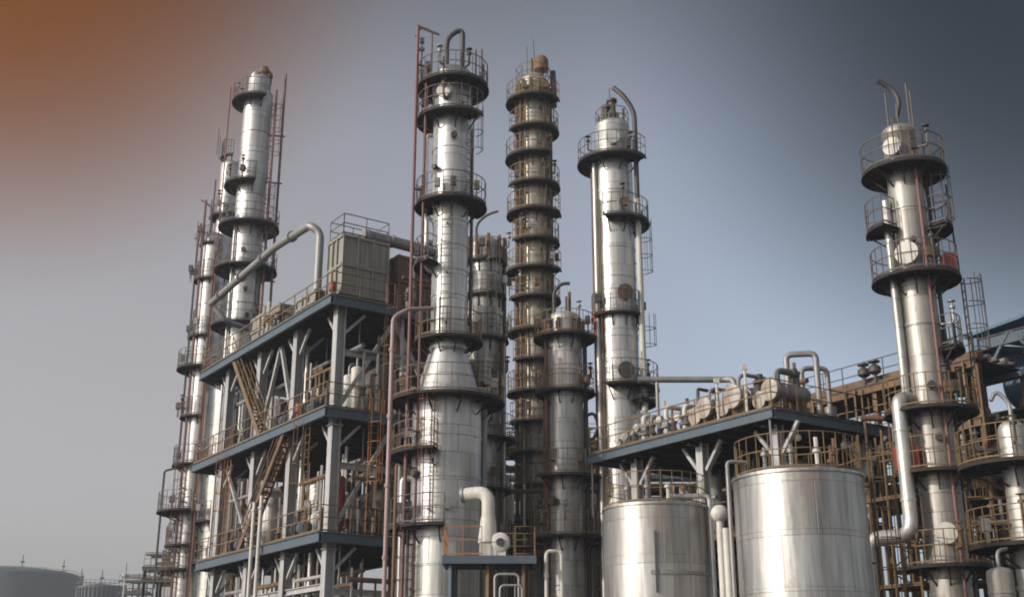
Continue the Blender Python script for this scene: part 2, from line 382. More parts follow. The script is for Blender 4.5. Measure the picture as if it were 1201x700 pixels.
# pipes that run down the shaft
riser(t.o, [t.P(-85, rL*.9, z(160)), t.P(-85, rL+.35, z(160)), t.P(-85, rL+.35, z(255)), t.P(-70, rL+.3, z(262)), t.P(-70, rL+.3, z(318)), t.P(-70, rL*.9, z(322))], .10, 'insul', 'pipe', .25)
riser(t.o, [t.P(100, rL+.15, z(150)), t.P(100, rL+.15, z(400))], .07, 'dark', 'pipe', .25)
riser(t.o, [t.P(116, rL+.25, z(150)), t.P(116, rL+.25, z(400))], .05, 'railg', 'pipe', .25)
riser(t.o, [t.P(100, rD+.14, z(478)), t.P(100, rD+.14, 0)], .12, 'grey', 'pipe', .25)
riser(t.o, [t.P(-98, rD+.5, z(545)), t.P(-98, rD+.5, z(612))], .14, 'grey', 'pipe', .25)
riser(t.o, [t.P(-80, rD-.1, z(562)), t.P(-80, rD+.35, z(562)), t.P(-80, rD+.35, 0)], .11, 'insul', 'pipe', .25)
riser(t.o, [t.P(-62, rD+.22, z(640)), t.P(-62, rD+.22, 0)], .10, 'insul', 'pipe', .25)
mainT = t

# ---- tall red guyed pipes left of the main tower
X = PT(484, 240, 47); b = Vector((X.x, 47, 0))
o = thing('flare_riser', 'tall thin reddish twin pipe with a bent arm on top, left of the main tower', 'riser pipe', b)
zt = ZAT(47, 30)
mb = MB(); mb.tube([b, b+UP*zt], .075, 8); mb.build('pipe', 'red', o)
mb = MB(); c2 = b+Vector((.42, .15, 0)); mb.tube([c2, c2+UP*(ZAT(47, 75))], .065, 8); mb.build('pipe', 'red', o)
mb = MB(); mb.tube([b+UP*(zt-.05), b+Vector((.95, .1, zt-.42))], .06, 8); mb.build('arm', 'railg', o)
mb = MB()
for k in range(9): zz = zt-2-k*3.0; mb.beam(b+UP*zz, c2+UP*zz, .09, .06)
mb.build('clamp', 'dark', o)
X = PT(453, 600, 45.5); b = Vector((X.x, 45.5, 0)); zt = ZAT(45.5, 372)
mb = MB(); mb.tube([b, b+UP*zt, b+Vector((.55, .35, zt+.45)), b+Vector((1.5, 1.0, zt+.7))], .085, 10, .25); flanges(mb, [b, b+UP*zt], .085, 2.6)
one(mb, 'drain_pipe', 'palered', 'pale red standpipe in front of the main tower with its top bent to the right', 'riser pipe', b)
X = PT(463, 600, 46.5); b = Vector((X.x, 46.5, 0)); zt = ZAT(46.5, 545)
mb = MB(); mb.tube([b, b+UP*zt], .07, 8)
one(mb, 'drain_pipe', 'brown', 'short rusty standpipe just left of the main tower drum', 'riser pipe', b)

# ================================================================== tower C, behind main
t = TW('distillation_tower', 'dull mid height tower half hidden behind the right side of the main tower', 568, 400, 57); z = t.z
r = t.m(20, 380)
shell(t.o, t.c, [(r, 0), (r, z(290))]+dome(r, z(290), .5), 'claddull', 1.3)
for py, wpx, a0, a1 in ((309, 50, -180, 180), (349, 50, -180, 180), (400, 56, -180, 180), (455, 50, -60, 140), (516, 74, -40, 140), (575, 66, -60, 120), (640, 70, -90, 120)):
    t.plat(py, wpx, r, a0, a1, railmat='rail' if py in (400, 455) else 'railg'); clutter(t, z(py), r, r+.6, a0*.8, a1*.8, 3)
for a in (-60, -25, 10, 45, 70, 88): riser(t.o, [t.P(a, r+.16, z(282)), t.P(a, r+.16, z(312))], .09, 'brown', 'stiffener', 0, n=6)
riser(t.o, [t.P(92, r+.12, z(280)), t.P(92, r+.12, 0)], .1, 'dark'); riser(t.o, [t.P(60, r+.15, z(402)), t.P(60, r+.15, 0)], .09, 'brown'); riser(t.o, [t.P(75, r+.15, z(402)), t.P(75, r+.15, 0)], .07, 'insul')
zt = z(285); riser(t.o, [t.P(-70, .5, zt), t.P(-70, .5, zt+1.0), t.P(30, .25, zt+1.5), t.P(60, .75, zt+1.6)], .07, 'dark', 'vent_pipe', .4)
ladder(t.o, t.c, z(400), z(311), r, 20, 'railg')

# ================================================================== tower D, many platforms
t = TW('distillation_tower', 'brown weathered tower ringed by a dozen close set dark platforms', 626, 300, 62); z = t.z
r = t.m(16.8, 300)
shell(t.o, t.c, [(r, 0), (r, z(98))]+dome(r, z(98), .6), 'cladold', 1.0)
for i, py in enumerate((122, 156, 188, 221, 253, 286, 320, 353, 391, 425, 462, 497, 533, 571, 612, 655)):
    a0, a1 = ((-150, 75), (-75, 150), (-160, 40), (-60, 160), (-120, 95))[(0, 1, 2, 1, 4, 3, 0, 1, 2, 3, 4, 1, 0, 3, 2, 1)[i]]
    t.plat(py, (64, 60, 66, 62)[i % 4], r, a0, a1, h=1.05, railmat='rail'); clutter(t, z(py), r, r+.7, a0, a1, 3)
    if i: ladder(t.o, t.c, z(py), z((122, 156, 188, 221, 253, 286, 320, 353, 391, 425, 462, 497, 533, 571, 612, 655)[i-1]), r, (-70 if i % 2 else 70), 'railg', False)
for a, m, rr in ((-85, 'brown', .12), (-50, 'brown', .09), (-30, 'rail', .06), (88, 'dark', .13), (65, 'brown', .1), (40, 'dark', .06), (105, 'insul', .07)): riser(t.o, [t.P(a, r+.16, z(105)), t.P(a, r+.16, 0)], rr, m)
for a in (-70, -40, -10, 20, 50): riser(t.o, [t.P(a, r+.12, z(122)), t.P(a, r+.12, z(100))], .1, 'rail', 'stiffener', 0, n=6)
zt = z(100)
mb = MB(); mb.lathe(t.P(60, .55, zt+.3), [(.1, 0), (.12, .3), (.42, .5), (.42, 1.15), (.3, 1.35), (.05, 1.4)], 16); mb.build('vent_hood', 'brown', t.o)
mb = MB(); rail_line(mb, [t.P(a, 1.0, zt-.1) for a in (-130, -90, -45, 0, 45, 90, 130)], 1.1); mb.build('railing', 'rail', t.o)
riser(t.o, [t.P(-20, .25, zt), t.P(-20, .25, zt+1.6)], .08, 'rail', 'vent_pipe', 0); riser(t.o, [t.P(80, .2, zt+.2), t.P(-80, .0, zt+3.0)], .03, 'railg', 'mast', 0, n=5); riser(t.o, [t.P(-60, .4, zt+.2), t.P(-60, .4, zt+2.4)], .025, 'railg', 'mast', 0, n=5)
riser(t.o, [t.P(100, r+.4, zt+1.0), t.P(100, r+.45, z(124))], .16, 'dark', 'pipe', .2)

# ================================================================== tower E, in front of D
t = TW('distillation_tower', 'shorter steel tower with a crowded railed head, standing right of the brown ringed tower', 662, 430, 56); z = t.z
r = t.m(20.5, 430)
shell(t.o, t.c, [(r, 0), (r, z(376))]+dome(r, z(376), .45), 'claddull', 1.3)
for py, wpx, a0, a1 in ((397, 72, -180, 180), (461, 70, -180, 180), (560, 84, -60, 120), (630, 80, -180, 180)):
    t.plat(py, wpx, r, a0, a1, railmat='rail'); clutter(t, z(py), r, t.m(wpx/2, py), a0, a1, 5)
zt = z(372)
riser(t.o, [t.P(-80, .5, zt), t.P(-80, .5, zt+1.3), t.P(-40, .2, zt+1.7), t.P(60, .35, zt+1.7)], .09, 'dark', 'vapour_pipe', .3)
riser(t.o, [t.P(40, .4, zt), t.P(40, .4, zt+1.2)], .08, 'brown', 'vent_pipe', 0); riser(t.o, [t.P(10, .5, zt), t.P(10, .5, zt+.9)], .06, 'railg', 'vent_pipe', 0)
for a in (-80, -50, -20, 20, 45, 75): riser(t.o, [t.P(a, r+.1, z(378)), t.P(a, r+.1, z(397))], .08, 'brown', 'stiffener', 0, n=6)
mb = MB(); mb.lathe(t.P(78, r+.75, z(397)), [(.16, 0), (.16, .9), (.22, .91), (.22, 1.1), (.1, 1.2)], 12); mb.build('instrument_pot', 'redb', t.o)
riser(t.o, [t.P(92, r+.13, z(400)), t.P(92, r+.13, 0)], .11, 'dark'); riser(t.o, [t.P(-70, r+.13, z(400)), t.P(-70, r+.13, 0)], .09, 'brown'); riser(t.o, [t.P(-88, r+.16, z(470)), t.P(-88, r+.16, 0)], .08, 'brown')
riser(t.o, [t.P(88, r, z(490)), t.P(88, r+.5, z(483)), t.P(88, r+.75, z(500)), t.P(88, r+.45, z(516)), t.P(88, r, z(516))], .08, 'dark', 'pipe_loop', .35)
nozzle(t.o, t.c, z(448), r, 72, .2, .3, 'brown'); nozzle(t.o, t.c, z(590), r, -40, .14, .3, 'brown')

# ================================================================== tower F
t = TW('distillation_tower', 'pale tower with a tall white pipe bent over its head, standing behind the long deck', 722, 300, 56); z = t.z
r = t.m(22, 250)
shell(t.o, t.c, [(r, 0), (r, z(165)), (r*.92, z(163)), (r*.92, z(150))]+dome(r*.92, z(150), .4), 'clad', 1.6)
t.plat(193, 84, r, -160, 60); t.plat(264, 80, r, -25, 140); t.plat(372, 62, r, -180, 180); t.plat(457, 92, r, -30, 140); t.plat(473, 84, r, 30, 130, h=.4)
for py, a0, a1 in ((193, -130, 40), (264, 10, 110), (372, -120, 120), (457, 0, 120)): clutter(t, z(py), r, r+.6, a0, a1, 3)
zt = z(150)+.3
riser(t.o, [t.P(-95, r+.13, z(196)), t.P(-95, r+.13, 0)], .11, 'brown'); riser(t.o, [t.P(-68, r+.14, z(196)), t.P(-68, r+.14, 0)], .12, 'insul'); riser(t.o, [t.P(-52, r+.1, z(240)), t.P(-52, r+.1, 0)], .05, 'rail')
riser(t.o, [t.P(86, r+.3, z(262)), t.P(86, r+.3, 0)], .06, 'dark')
riser(t.o, [t.P(58, r+.34, z(240)), t.P(58, r+.34, z(520))], .15, 'white', 'overhead_pipe', 0)
riser(t.o, [t.P(58, r+.34, z(240)-.01), t.P(58, r+.34, z(138)), t.P(40, r-.05, z(120)), t.P(10, .45, z(108))], .13, 'dark', 'overhead_pipe', .5)
mb = MB(); mb.lathe(t.P(0, .1, zt-.1), [(.3, 0), (.3, .5), (.2, .7), (.2, 1.2), (.28, 1.21), (.28, 1.35)], 14); mb.build('vent_stack', 'dark', t.o)
mb = MB(); mb.lathe(t.P(-60, .35, zt-.2), [(.12, 0), (.12, .9), (.2, .91), (.2, 1.1)], 10); mb.build('vent_pipe', 'dark', t.o)
riser(t.o, [t.P(-80, .1, zt), t.P(-80, .1, zt+2.0)], .03, 'railg', 'mast', 0, n=5); riser(t.o, [t.P(-88, .5, zt-.4), t.P(-88, .5, zt+1.0)], .04, 'brown', 'mast', 0, n=5)
manhole(t.o, t.c, z(247), r, 22, .32, 'claddull'); manhole(t.o, t.c, z(350), r, 16, .34, 'brown'); manhole(t.o, t.c, z(440), r, 12, .34, 'dark'); manhole(t.o, t.c, z(172), r, -5, .3, 'insul')
ladder(t.o, t.c, z(372), z(266), r, 72, 'railg'); ladder(t.o, t.c, z(457), z(374), r, 84, 'railg')
for a, rr, h in ((-90, .7, .9), (-40, .75, 1.1), (70, .6, 1.3), (120, .7, 1.0), (20, .72, .8)): riser(t.o, [t.P(a, rr, zt-.6), t.P(a, rr, zt-.6+h)], .06, 'railg', 'vent_pipe', 0, n=6)
mb = MB(); rail_line(mb, arc(t.c, .85, -180, 180, zt-.35, 8), .95, 1.0); mb.build('railing', 'rail', t.o)


# ================================================================== tower G on the right
t = TW('distillation_tower', 'rightmost tall steel tower with white round manholes and a red pipe down its front', 1082, 400, 41); z = t.z
r = t.m(20.5, 300)
shell(t.o, t.c, [(r*1.08, 0), (r*1.08, z(440)), (r, z(430)), (r, z(205)), (r*.98, z(204)), (r*.98, z(163)), (r*1.04, z(162)), (r*1.04, z(156)), (r*.98, z(155))]+dome(r*.98, z(155), .22), 'claddim', 1.5)
t.plat(204, 96, r, -180, 180); t.plat(271, 94, r, 40, 120); t.plat(271, 100, r, -120, -55); t.plat(329, 100, r, -180, 180)
t.plat(484, 106, r, -180, 180, railmat='rail'); t.plat(555, 100, r, -180, 180, railmat='rail'); t.plat(664, 98, r, -180, 180, railmat='rail'); t.plat(412, 90, r, 30, 130)
for py, a0, a1, n in ((204, -150, 150, 6), (329, -60, 140, 5), (484, 0, 140, 7), (555, -150, 120, 6), (412, 40, 120, 2), (664, -90, 90, 5)): clutter(t, z(py), r, r+.8, a0, a1, n)
manhole(t.o, t.c, z(180), r, -42, .3); manhole(t.o, t.c, z(304), r, -35, .36); manhole(t.o, t.c, z(628), r, -16, .3)
nozzle(t.o, t.c, z(458), r, -12, .1, .3, 'dark'); nozzle(t.o, t.c, z(518), r, -8, .1, .3, 'dark'); nozzle(t.o, t.c, z(290), r, -15, .07, .3, 'dark')
zt = z(155)+.2
riser(t.o, [t.P(-150, .2, zt-.2), t.P(-60, .1, zt+.3), t.P(10, .3, zt+.9), t.P(-30, .25, zt+1.5), t.P(-70, .75, zt+1.85)], .1, 'dark', 'vent_pipe', .5)
riser(t.o, [t.P(10, r*.9, z(190)), t.P(12, r+.18, z(188)), t.P(12, r+.18, 0)], .055, 'red', 'red_pipe', .2)
riser(t.o, [t.P(-82, r+.22, z(238)), t.P(-82, r+.22, z(484))], .15, 'claddull', 'insulated_pipe', .3); riser(t.o, [t.P(80, r+.12, z(200)), t.P(80, r+.12, 0)], .08, 'dark'); riser(t.o, [t.P(95, r+.95, z(215)), t.P(95, r+1.0, z(290))], .04, 'railg')
ladder(t.o, t.c, z(482), z(331), r+.75, 82, 'railg'); ladder(t.o, t.c, z(329), z(206), r+.05, 70, 'railg')
ladder(t.o, t.c, z(664), z(557), r, 55, 'rail')
mb = MB(); p = t.P(58, r+.55, z(329)); mb.box(p+UP*.42, .2, .18, .36); mb.build('red_cabinet', 'redb', t.o)
mb = MB(); p = t.P(-70, r+.6, z(555)); mb.box(p+UP*.45, .36, .22, .42); mb.build('red_cabinet', 'redb', t.o)
for a, h in ((-60, 1.6), (-20, 1.0), (30, 1.9), (60, 1.7), (85, 1.2)): riser(t.o, [t.P(a, .55, zt-.3), t.P(a, .55, zt-.3+h)], .035, 'railg', 'vent_pipe', 0, n=5)
# big elbow pipe: leaves the tower to the left and drops
Y = t.Y; p0 = t.P(-80, r-.05, z(470))
p1 = PT(1053, 472, Y-.6); p2 = PT(1064, 628, Y-.6); p3 = PT(1016, 636, Y-.3); 
mb = MB(); pts = [p0, Vector((p1.x, p1.y, p0.z+.02)), Vector((p1.x, p1.y, p2.z)), Vector((p3.x, p3.y, p2.z-.05)), Vector((p3.x, p3.y, 0))]
mb.tube(pts, .24, 16, .55)
for q in (pts[1]-UP*1.2, pts[2]+UP*1.2): mb.lathe(q, [(.27, -.05), (.27, .05)], 16)
mb.build('elbow_pipe', 'insul', t.o)
towG = t

# ================================================================== left towers
t = TW('distillation_tower', 'tallest tower of the left cluster with reddish stacks beside its bulky head', 289, 300, 70); z = t.z
r = t.m(17, 250)
shell(t.o, t.c, [(r, 0), (r, z(112)), (r*.8, z(108)), (r*.8, z(96))]+dome(r*.8, z(96), .4), 'clad', 1.5)
for py, wpx, a0, a1 in ((122, 60, -170, 30), (220, 64, -170, 20), (268, 70, -180, 180), (318, 72, -180, 180), (384, 70, -150, 60), (445, 80, -150, 0)):
    t.plat(py, wpx, r, a0, a1); clutter(t, z(py), r, r+.8, max(a0, -120), min(a1, 120), 4)
zt = z(100)
for dx, h, w_ in ((-.3, .9, .25), (.25, 1.3, .3), (.6, .9, .18)):
    mb = MB(); mb.lathe(t.P(90, dx, zt), [(w_, 0), (w_, h*.6), (w_*1.3, h*.61), (w_*1.3, h*.75), (w_*.8, h)], 12); mb.build('vent_hood', 'brown' if dx > 0 else 'insul', t.o)
for a, rr, py in ((88, .07, 92), (100, .05, 84), (-98, .05, 100)):
    riser(t.o, [t.P(a, r+(.75 if a > 0 else 1.05), z(py)), t.P(a, r+(.75 if a > 0 else 1.05), 0)], rr, 'red', 'standpipe', 0, n=6)
riser(t.o, [t.P(70, r+.4, z(110)), t.P(70, r+.4, 0)], .08, 'red', 'standpipe', 0, n=6)
mb = MB()
for py in (160, 215, 262, 330, 400): mb.beam(t.P(80, r, z(py)), t.P(92, r+.95, z(py)), .08); 
mb.build('pipe_bracket', 'dark', t.o)
for py in (300, 345, 375): nozzle(t.o, t.c, z(py), r, rnd.uniform(-40, 30), .1, .3, 'dark')
riser(t.o, [t.P(-40, r+.14, z(270)), t.P(-40, r+.14, 0)], .08, 'insul'); riser(t.o, [t.P(70, r+.14, z(320)), t.P(70, r+.14, 0)], .1, 'brown')
ladder(t.o, t.c, z(318), z(222), r, 65, 'red'); ladder(t.o, t.c, z(220), z(124), r, 75, 'red')
# second
t = TW('distillation_tower', 'slim pale tower directly behind the left tallest tower, with short side platforms', 262, 300, 75); z = t.z
r = t.m(12, 300)
shell(t.o, t.c, [(r, 0), (r, z(196))]+dome(r, z(196), .4), 'clad', 1.5)
for py, wpx, a0, a1 in ((186, 26, -120, 20), (256, 40, -160, 60), (330, 58, -160, 30), (386, 60, -160, 0), (466, 44, -140, 20)):
    t.plat(py, wpx, r*.7, a0, a1); clutter(t, z(py), r, r+.5, -100, 0, 2)
riser(t.o, [t.P(-60, .6, z(196)), t.P(-60, .6, z(165))], .05, 'railg', 'mast', 0)
riser(t.o, [t.P(-98, r+.35, z(210)), t.P(-98, r+.35, 0)], .07, 'red', 'standpipe', 0, n=6)
# third: with the curved pipe and the outer standpipe
t = TW('distillation_tower', 'leftmost tower of the cluster with half round platforms on its left side', 240, 420, 72); z = t.z
r = t.m(14, 420)
shell(t.o, t.c, [(r, 0), (r, z(282))]+dome(r, z(282), .5), 'clad', 1.5)
for py, wpx in ((288, 34), (330, 40), (396, 40), (434, 62), (490, 46), (546, 54), (601, 80), (640, 56), (668, 60)):
    t.plat(py, wpx, r*.75, -150, 10, railmat='railg'); clutter(t, z(py), r, r+.9, -120, -20, 3)
riser(t.o, [t.P(-50, .4, z(284)), t.P(-50, .4, z(245)), t.P(-70, .8, z(240)), t.P(-80, 1.1, z(236))], .06, 'railg', 'vent_pipe', .4, n=6)
zz = z(560); x1 = t.m(21, 480); x2 = t.m(30, 620)
riser(t.o, [t.P(-90, x1*.9, z(262)), t.P(-90, x1, z(290)), t.P(-90, x1, z(548)), t.P(-90, x2+.35, z(552)), t.P(-90, x2+.35, z(690))], .07, 'dark', 'standpipe', .15, n=6)
riser(t.o, [t.P(-40, r+.2, z(240)), t.P(-40, r+.2, 0)], .08, 'red', 'standpipe', 0, n=6)
riser(t.o, [t.P(20, r+.15, z(300)), t.P(20, r+.15, 0)], .1, 'brown')
ladder(t.o, t.c, 0, z(546), r, -30, 'brown')
# a lower column right of it, closing the gap to the frame
t = TW('stripper_column', 'stout lower column between the left towers and the steel frame, stained brown', 257, 560, 71); z = t.z
r = t.m(15, 560)
shell(t.o, t.c, [(r, 0), (r, z(455))]+dome(r, z(455), .5), 'claddull', 1.2)
for py, wpx in ((548, 44), (612, 50), (660, 50)): t.plat(py, wpx, r, -150, 40, railmat='orange' if py == 548 else 'railg'); clutter(t, z(py), r, r+.7, -120, 20, 3)

# ================================================================== left process frame
C0 = PT(393, 480, 50); C0.z = 0
def K(s, t, z): return C0+DB*s+DA*t+UP*z
Z1, Z2, Z3, Z0 = ZAT(50, 626), ZAT(50, 482), ZAT(50, 353), 3.4
FR = o = thing('process_structure', 'open three deck steel frame with pale columns, left of the main tower', 'steel frame', C0)
TT = (0, 4.24, 8.49, 12.7); SS = (0, 5.4)
for s in SS:
    for tt in TT:
        mb = MB(); mb.hbeam(K(s, tt, 0), K(s, tt, Z3-.3), .42, .42, DB); 
        for zz in (Z1, Z2): mb.box(K(s, tt, zz-.62), .27, .27, .02, DA, DB)
        mb.build('column', 'pale', o)
def frame_deck(o, KK, z, s0, s1, t0, t1, sj, th=.1, fas=.42, m='blue', railm='rail', dm='deck'):
    mb = MB()
    mb.box(KK((s0+s1)/2, (t0+t1)/2, z-th/2), (s1-s0)/2-.02, (t1-t0)/2-.02, th/2, DB, DA)
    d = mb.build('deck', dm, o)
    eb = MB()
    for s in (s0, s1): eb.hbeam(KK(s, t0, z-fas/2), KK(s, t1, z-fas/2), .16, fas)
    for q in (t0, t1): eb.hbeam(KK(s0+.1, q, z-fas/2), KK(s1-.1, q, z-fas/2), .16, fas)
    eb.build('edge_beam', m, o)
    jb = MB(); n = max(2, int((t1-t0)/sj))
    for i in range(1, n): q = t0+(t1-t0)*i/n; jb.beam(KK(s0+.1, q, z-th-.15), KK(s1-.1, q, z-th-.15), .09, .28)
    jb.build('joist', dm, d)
    rb = MB(); rail_line(rb, [KK(s0+.05, t1-.05, z), KK(s0+.05, t0+.05, z), KK(s1-.05, t0+.05, z), KK(s1-.05, t1-.05, z)], 1.1, 1.3, .03); rb.build('railing', railm, d)
    return d
for zz in (Z0, Z1, Z2, Z3): frame_deck(o, K, zz, -.75, 6.1, -.6, 15.4 if zz > Z1 else 13.6, .85)
def brace(o, a, b, m='pale', w=.16): 
    mb = MB(); mb.beam(a, b, w, w); mb.build('brace', m, o)
for zl, zh in ((Z1, Z2), (Z2, Z3)):
    brace(o, K(.2, .02, zl+.3), K(2.7, .02, zh-.5)); brace(o, K(5.2, .02, zl+.3), K(2.75, .02, zh-.5))
    brace(o, K(5.42, 4.5, zl+.3), K(5.42, 8.2, zh-.5), 'brown'); brace(o, K(2.7, 12.72, zl+.3), K(.2, 12.72, zh-.5), 'brown')
brace(o, K(.02, TT[1]+.2, Z2+.3), K(.02, 6.3, Z3-.6)); brace(o, K(.02, TT[2]-.2, Z2+.3), K(.02, 6.4, Z3-.6))
brace(o, K(.02, TT[2]+.2, Z1+.3), K(.02, 12.4, Z2-.6), 'pale', .13)
for zh in (Z1, Z2, Z3):                          # knee braces under the decks
    for tt in TT:
        for s, ds in ((0, 1),):
            brace(o, K(0, tt+.2, zh-1.5), K(0, tt+1.15, zh-.48), 'pale', .12); 
            if tt: brace(o, K(0, tt-.2, zh-1.5), K(0, tt-1.15, zh-.48), 'pale', .12)
            brace(o, K(.2, tt, zh-1.5), K(1.2, tt, zh-.48), 'pale', .12)
for zl in (Z1, Z2, Z3):                          # mid height tie beams
    for tt in (0, 8.49): mb = MB(); mb.hbeam(K(.22, tt, zl-2.3), K(5.2, tt, zl-2.3), .2, .26); mb.build('tie_beam', 'pale', o)
mb = MB(); mb.hbeam(K(0, .24, Z1-2.1), K(0, 4.0, Z1-2.1), .2, .26); mb.hbeam(K(0, 4.5, Z1-2.1), K(0, 8.2, Z1-2.1), .2, .26); mb.hbeam(K(0, 8.75, Z1-2.1), K(0, 12.4, Z1-2.1), .2, .26); mb.build('tie_beam', 'pale', o)
def stair(o, a, b, side, w=.8, m='brown'):
    a = Vector(a); b = Vector(b); mb = MB(); n = int((b.z-a.z)/.22)
    for k in (-w/2, w/2): mb.beam(a+side*k, b+side*k, .06, .26)
    for i in range(1, n): p = a.lerp(b, i/n); mb.box(p, .13, w/2-.04, .02, (b-a-UP*(b-a).z).normalized(), side)
    s = mb.build('stair', m, o); rb = MB()
    for k in (-w/2, w/2):
        rb.tube([a+side*k+UP*1.0, b+side*k+UP*1.0], .03, 4); rb.tube([a+side*k+UP*.55, b+side*k+UP*.55], .025, 4)
        for i in range(6): p = a.lerp(b, i/5)+side*k; rb.tube([p, p+UP], .025, 4)
    rb.build('railing', m, s)
stair(o, K(-.49, 6.6, Z2), K(-.49, 11.0, Z3), DB, .44, 'rail'); stair(o, K(-.49, 8.3, Z1), K(-.49, 3.4, Z2), DB, .44)
for zl, zh in ((Z1, Z2), (Z2, Z3)):
    mb = MB(); mb.box(K(5.72, 3.6, (zl+zh)/2-.1), .03, 3.4, (zh-zl)/2-.35, DB, DA)
    for i in range(14): q_ = .35+i*.5; mb.beam(K(5.67, q_, zl+.26), K(5.67, q_, zh-.46), .05)
    mb.build('dark_back_panel', 'green', o)
# what stands on and in the frame
def box_cooler(s0, s1, t0, t1, z0, z1, label, m='cream', rail=True):
    b = K((s0+s1)/2, (t0+t1)/2, z0)
    q = thing('air_cooler', label, 'air cooler', b, 'box housings on the frame')
    mb = MB(); mb.box(K((s0+s1)/2, (t0+t1)/2, (z0+.5+z1)/2), (s1-s0)/2, (t1-t0)/2, (z1-z0-.5)/2, DB, DA); mb.build('housing', m, q)
    mb = MB(); e = .04
    for zz in (z0+.55, (z0+z1)/2+.2, z1-.08):
        mb.beam(K(s0-e, t0-e, zz), K(s0-e, t1+e, zz), .07, .12); mb.beam(K(s0, t0-e, zz), K(s1+e, t0-e, zz), .07, .12)
    for i in range(4): p = s0+(s1-s0)*i/3; mb.beam(K(p, t0-e-.02, z0+.5), K(p, t0-e-.02, z1), .07)
    for i in range(1, 4): p = t0+(t1-t0)*i/3; mb.beam(K(s0-e-.02, p, z0+.5), K(s0-e-.02, p, z1), .07)
    mb.build('panel_rib', m, q)
    mb = MB()
    for s in (s0+.2, s1-.2):
        for tt in (t0+.2, t1-.2): mb.beam(K(s, tt, z0), K(s, tt, z0+.52), .16)
    mb.build('foot', 'blue', q)
    if rail:
        mb = MB(); rail_line(mb, [K(s0, t0, z1), K(s1, t0, z1), K(s1, t1, z1), K(s0, t1, z1)], 1.0, 1.0, .026, True); mb.build('railing', 'railg', q)
    return q
zc = ZAT(50.8, 278)
box_cooler(.15, 2.45, .35, 1.75, Z3, zc, 'tall cream box housing on the near corner of the top deck, railed on its roof')
box_cooler(3.1, 5.9, .5, 2.4, Z3, zc-.35, 'darker box housing right behind the tall cream one on the top deck', 'brown', False)
box_cooler(.3, 2.8, 3.4, 5.4, Z3, Z3+1.6, 'low beige box housing on the top deck behind the tall cream one', 'cream', False)
box_cooler(.2, 2.6, 7.4, 10.8, Z3, Z3+2.0, 'weathered beige box housing at the far left end of the top deck', 'cream', False)
mb = MB(); c_ = K(.6, 6.4, Z3); mb.lathe(c_, [(.8, 0), (.8, 1.0)]+dome(.8, 1.0, .5), 24); one(mb, 'surge_drum', 'green', 'squat dome topped drum between the two low beige boxes on the top deck', 'drum', c_)
mb = MB(); mb.tube([K(1.4, .9, zc+.42), K(6.8, .9, zc+.30)], .27, 14)
for k_ in (1.6, 2.9, 4.2, 5.5): mb.lathe(K(k_, .9, zc+.4), [(.32, -.05), (.32, .05)], 14, DB)
mb.beam(K(2.0, .9, zc), K(2.0, .9, zc+.3), .14); mb.beam(K(5.4, .9, zc-.36), K(5.4, .9, zc+.3), .14); one(mb, 'duct_pipe', 'grey', 'fat grey pipe lying across the roofs of the two tall box housings', 'pipe', K(4.2, .9, zc))
p = K(5.3, 2.4, zc-.35); mb = MB(); mb.tube([p, p+UP*1.75, p+UP*1.75+DB*1.9, p+UP*1.2+DB*2.4, p+UP*0+DB*2.4], .2, 12, .5); one(mb, 'duct_pipe', 'grey', 'grey gooseneck pipe rising above the darker box housing', 'pipe', p)
# long bent pipe from the left tower over to the top deck
e = K(-.3, 4.4, Z3); q0 = PT(247, 356, 66); q1 = PT(322, 290, 58)
q3 = PT(372, 330, e.y); 
mb = MB(); mb.tube([q0, q1, Vector((q3.x-.5, e.y, q1.z-.6)), Vector((q3.x, e.y, q1.z-1.0)), Vector((q3.x, e.y, Z3+.02))], .2, 12, .8)
flanges(mb, [q0, q1, Vector((q3.x-.5, e.y, q1.z-.6))], .2, 3.0); mb.tube([q0+Vector((.25, 0, -.3)), q0+Vector((.9, .1, -1.0)), q0+Vector((1.9, 1.8, -1.0))], .16, 10, .3)
one(mb, 'transfer_pipe', 'grey', 'long grey pipe slanting up from the left tower and bending down to the top deck', 'pipe', e)
def hdrum(c, ax, L, r, m, label, grp=None, name='horizontal_drum', sad=True):
    q = thing(name, label, 'drum', c, grp); cc = Vector(c)+UP*(r+.35); mb = MB()
    pr = [(r*math.sin(math.pi/2*i/5), -L/2-r*.45*math.cos(math.pi/2*i/5)) for i in range(5)]+[(r, -L/2), (r, -L/4), (r+.03, -L/4+.01), (r+.03, -L/4+.08), (r, -L/4+.09), (r, L/4), (r+.03, L/4+.01), (r+.03, L/4+.08), (r, L/4+.09), (r, L/2)]+[(r*math.cos(math.pi/2*i/5), L/2+r*.45*math.sin(math.pi/2*i/5)) for i in range(1, 6)]
    mb.lathe(cc, pr, 28, ax); mb.build('shell', m, q)
    for k in (-.3, .3):
        sb = MB(); sb.box(Vector(c)+ax*L*k+UP*(r*.45+.1), r*.75, .12, (r*.9+.2)/2, ax.cross(UP), ax); sb.build('saddle', 'brown', q)
    return q
hdrum(K(2.9, 2.4, Z2), DA, 3.2, 1.15, 'green', 'dark green grey drum lying under the top deck near the frame corner')
hdrum(K(2.9, 7.6, Z2), DA, 3.4, 1.15, 'green', 'dark green grey drum lying under the top deck in the middle of the frame')
hdrum(K(3.3, 2.2, Z1), DA, 2.6, 1.0, 'green', 'dark green grey drum lying on the lowest visible deck near the frame corner')
hdrum(K(3.3, 11.2, Z1), DA, 2.6, .9, 'brown', 'brown drum lying on the lowest visible deck at the far left of the frame')
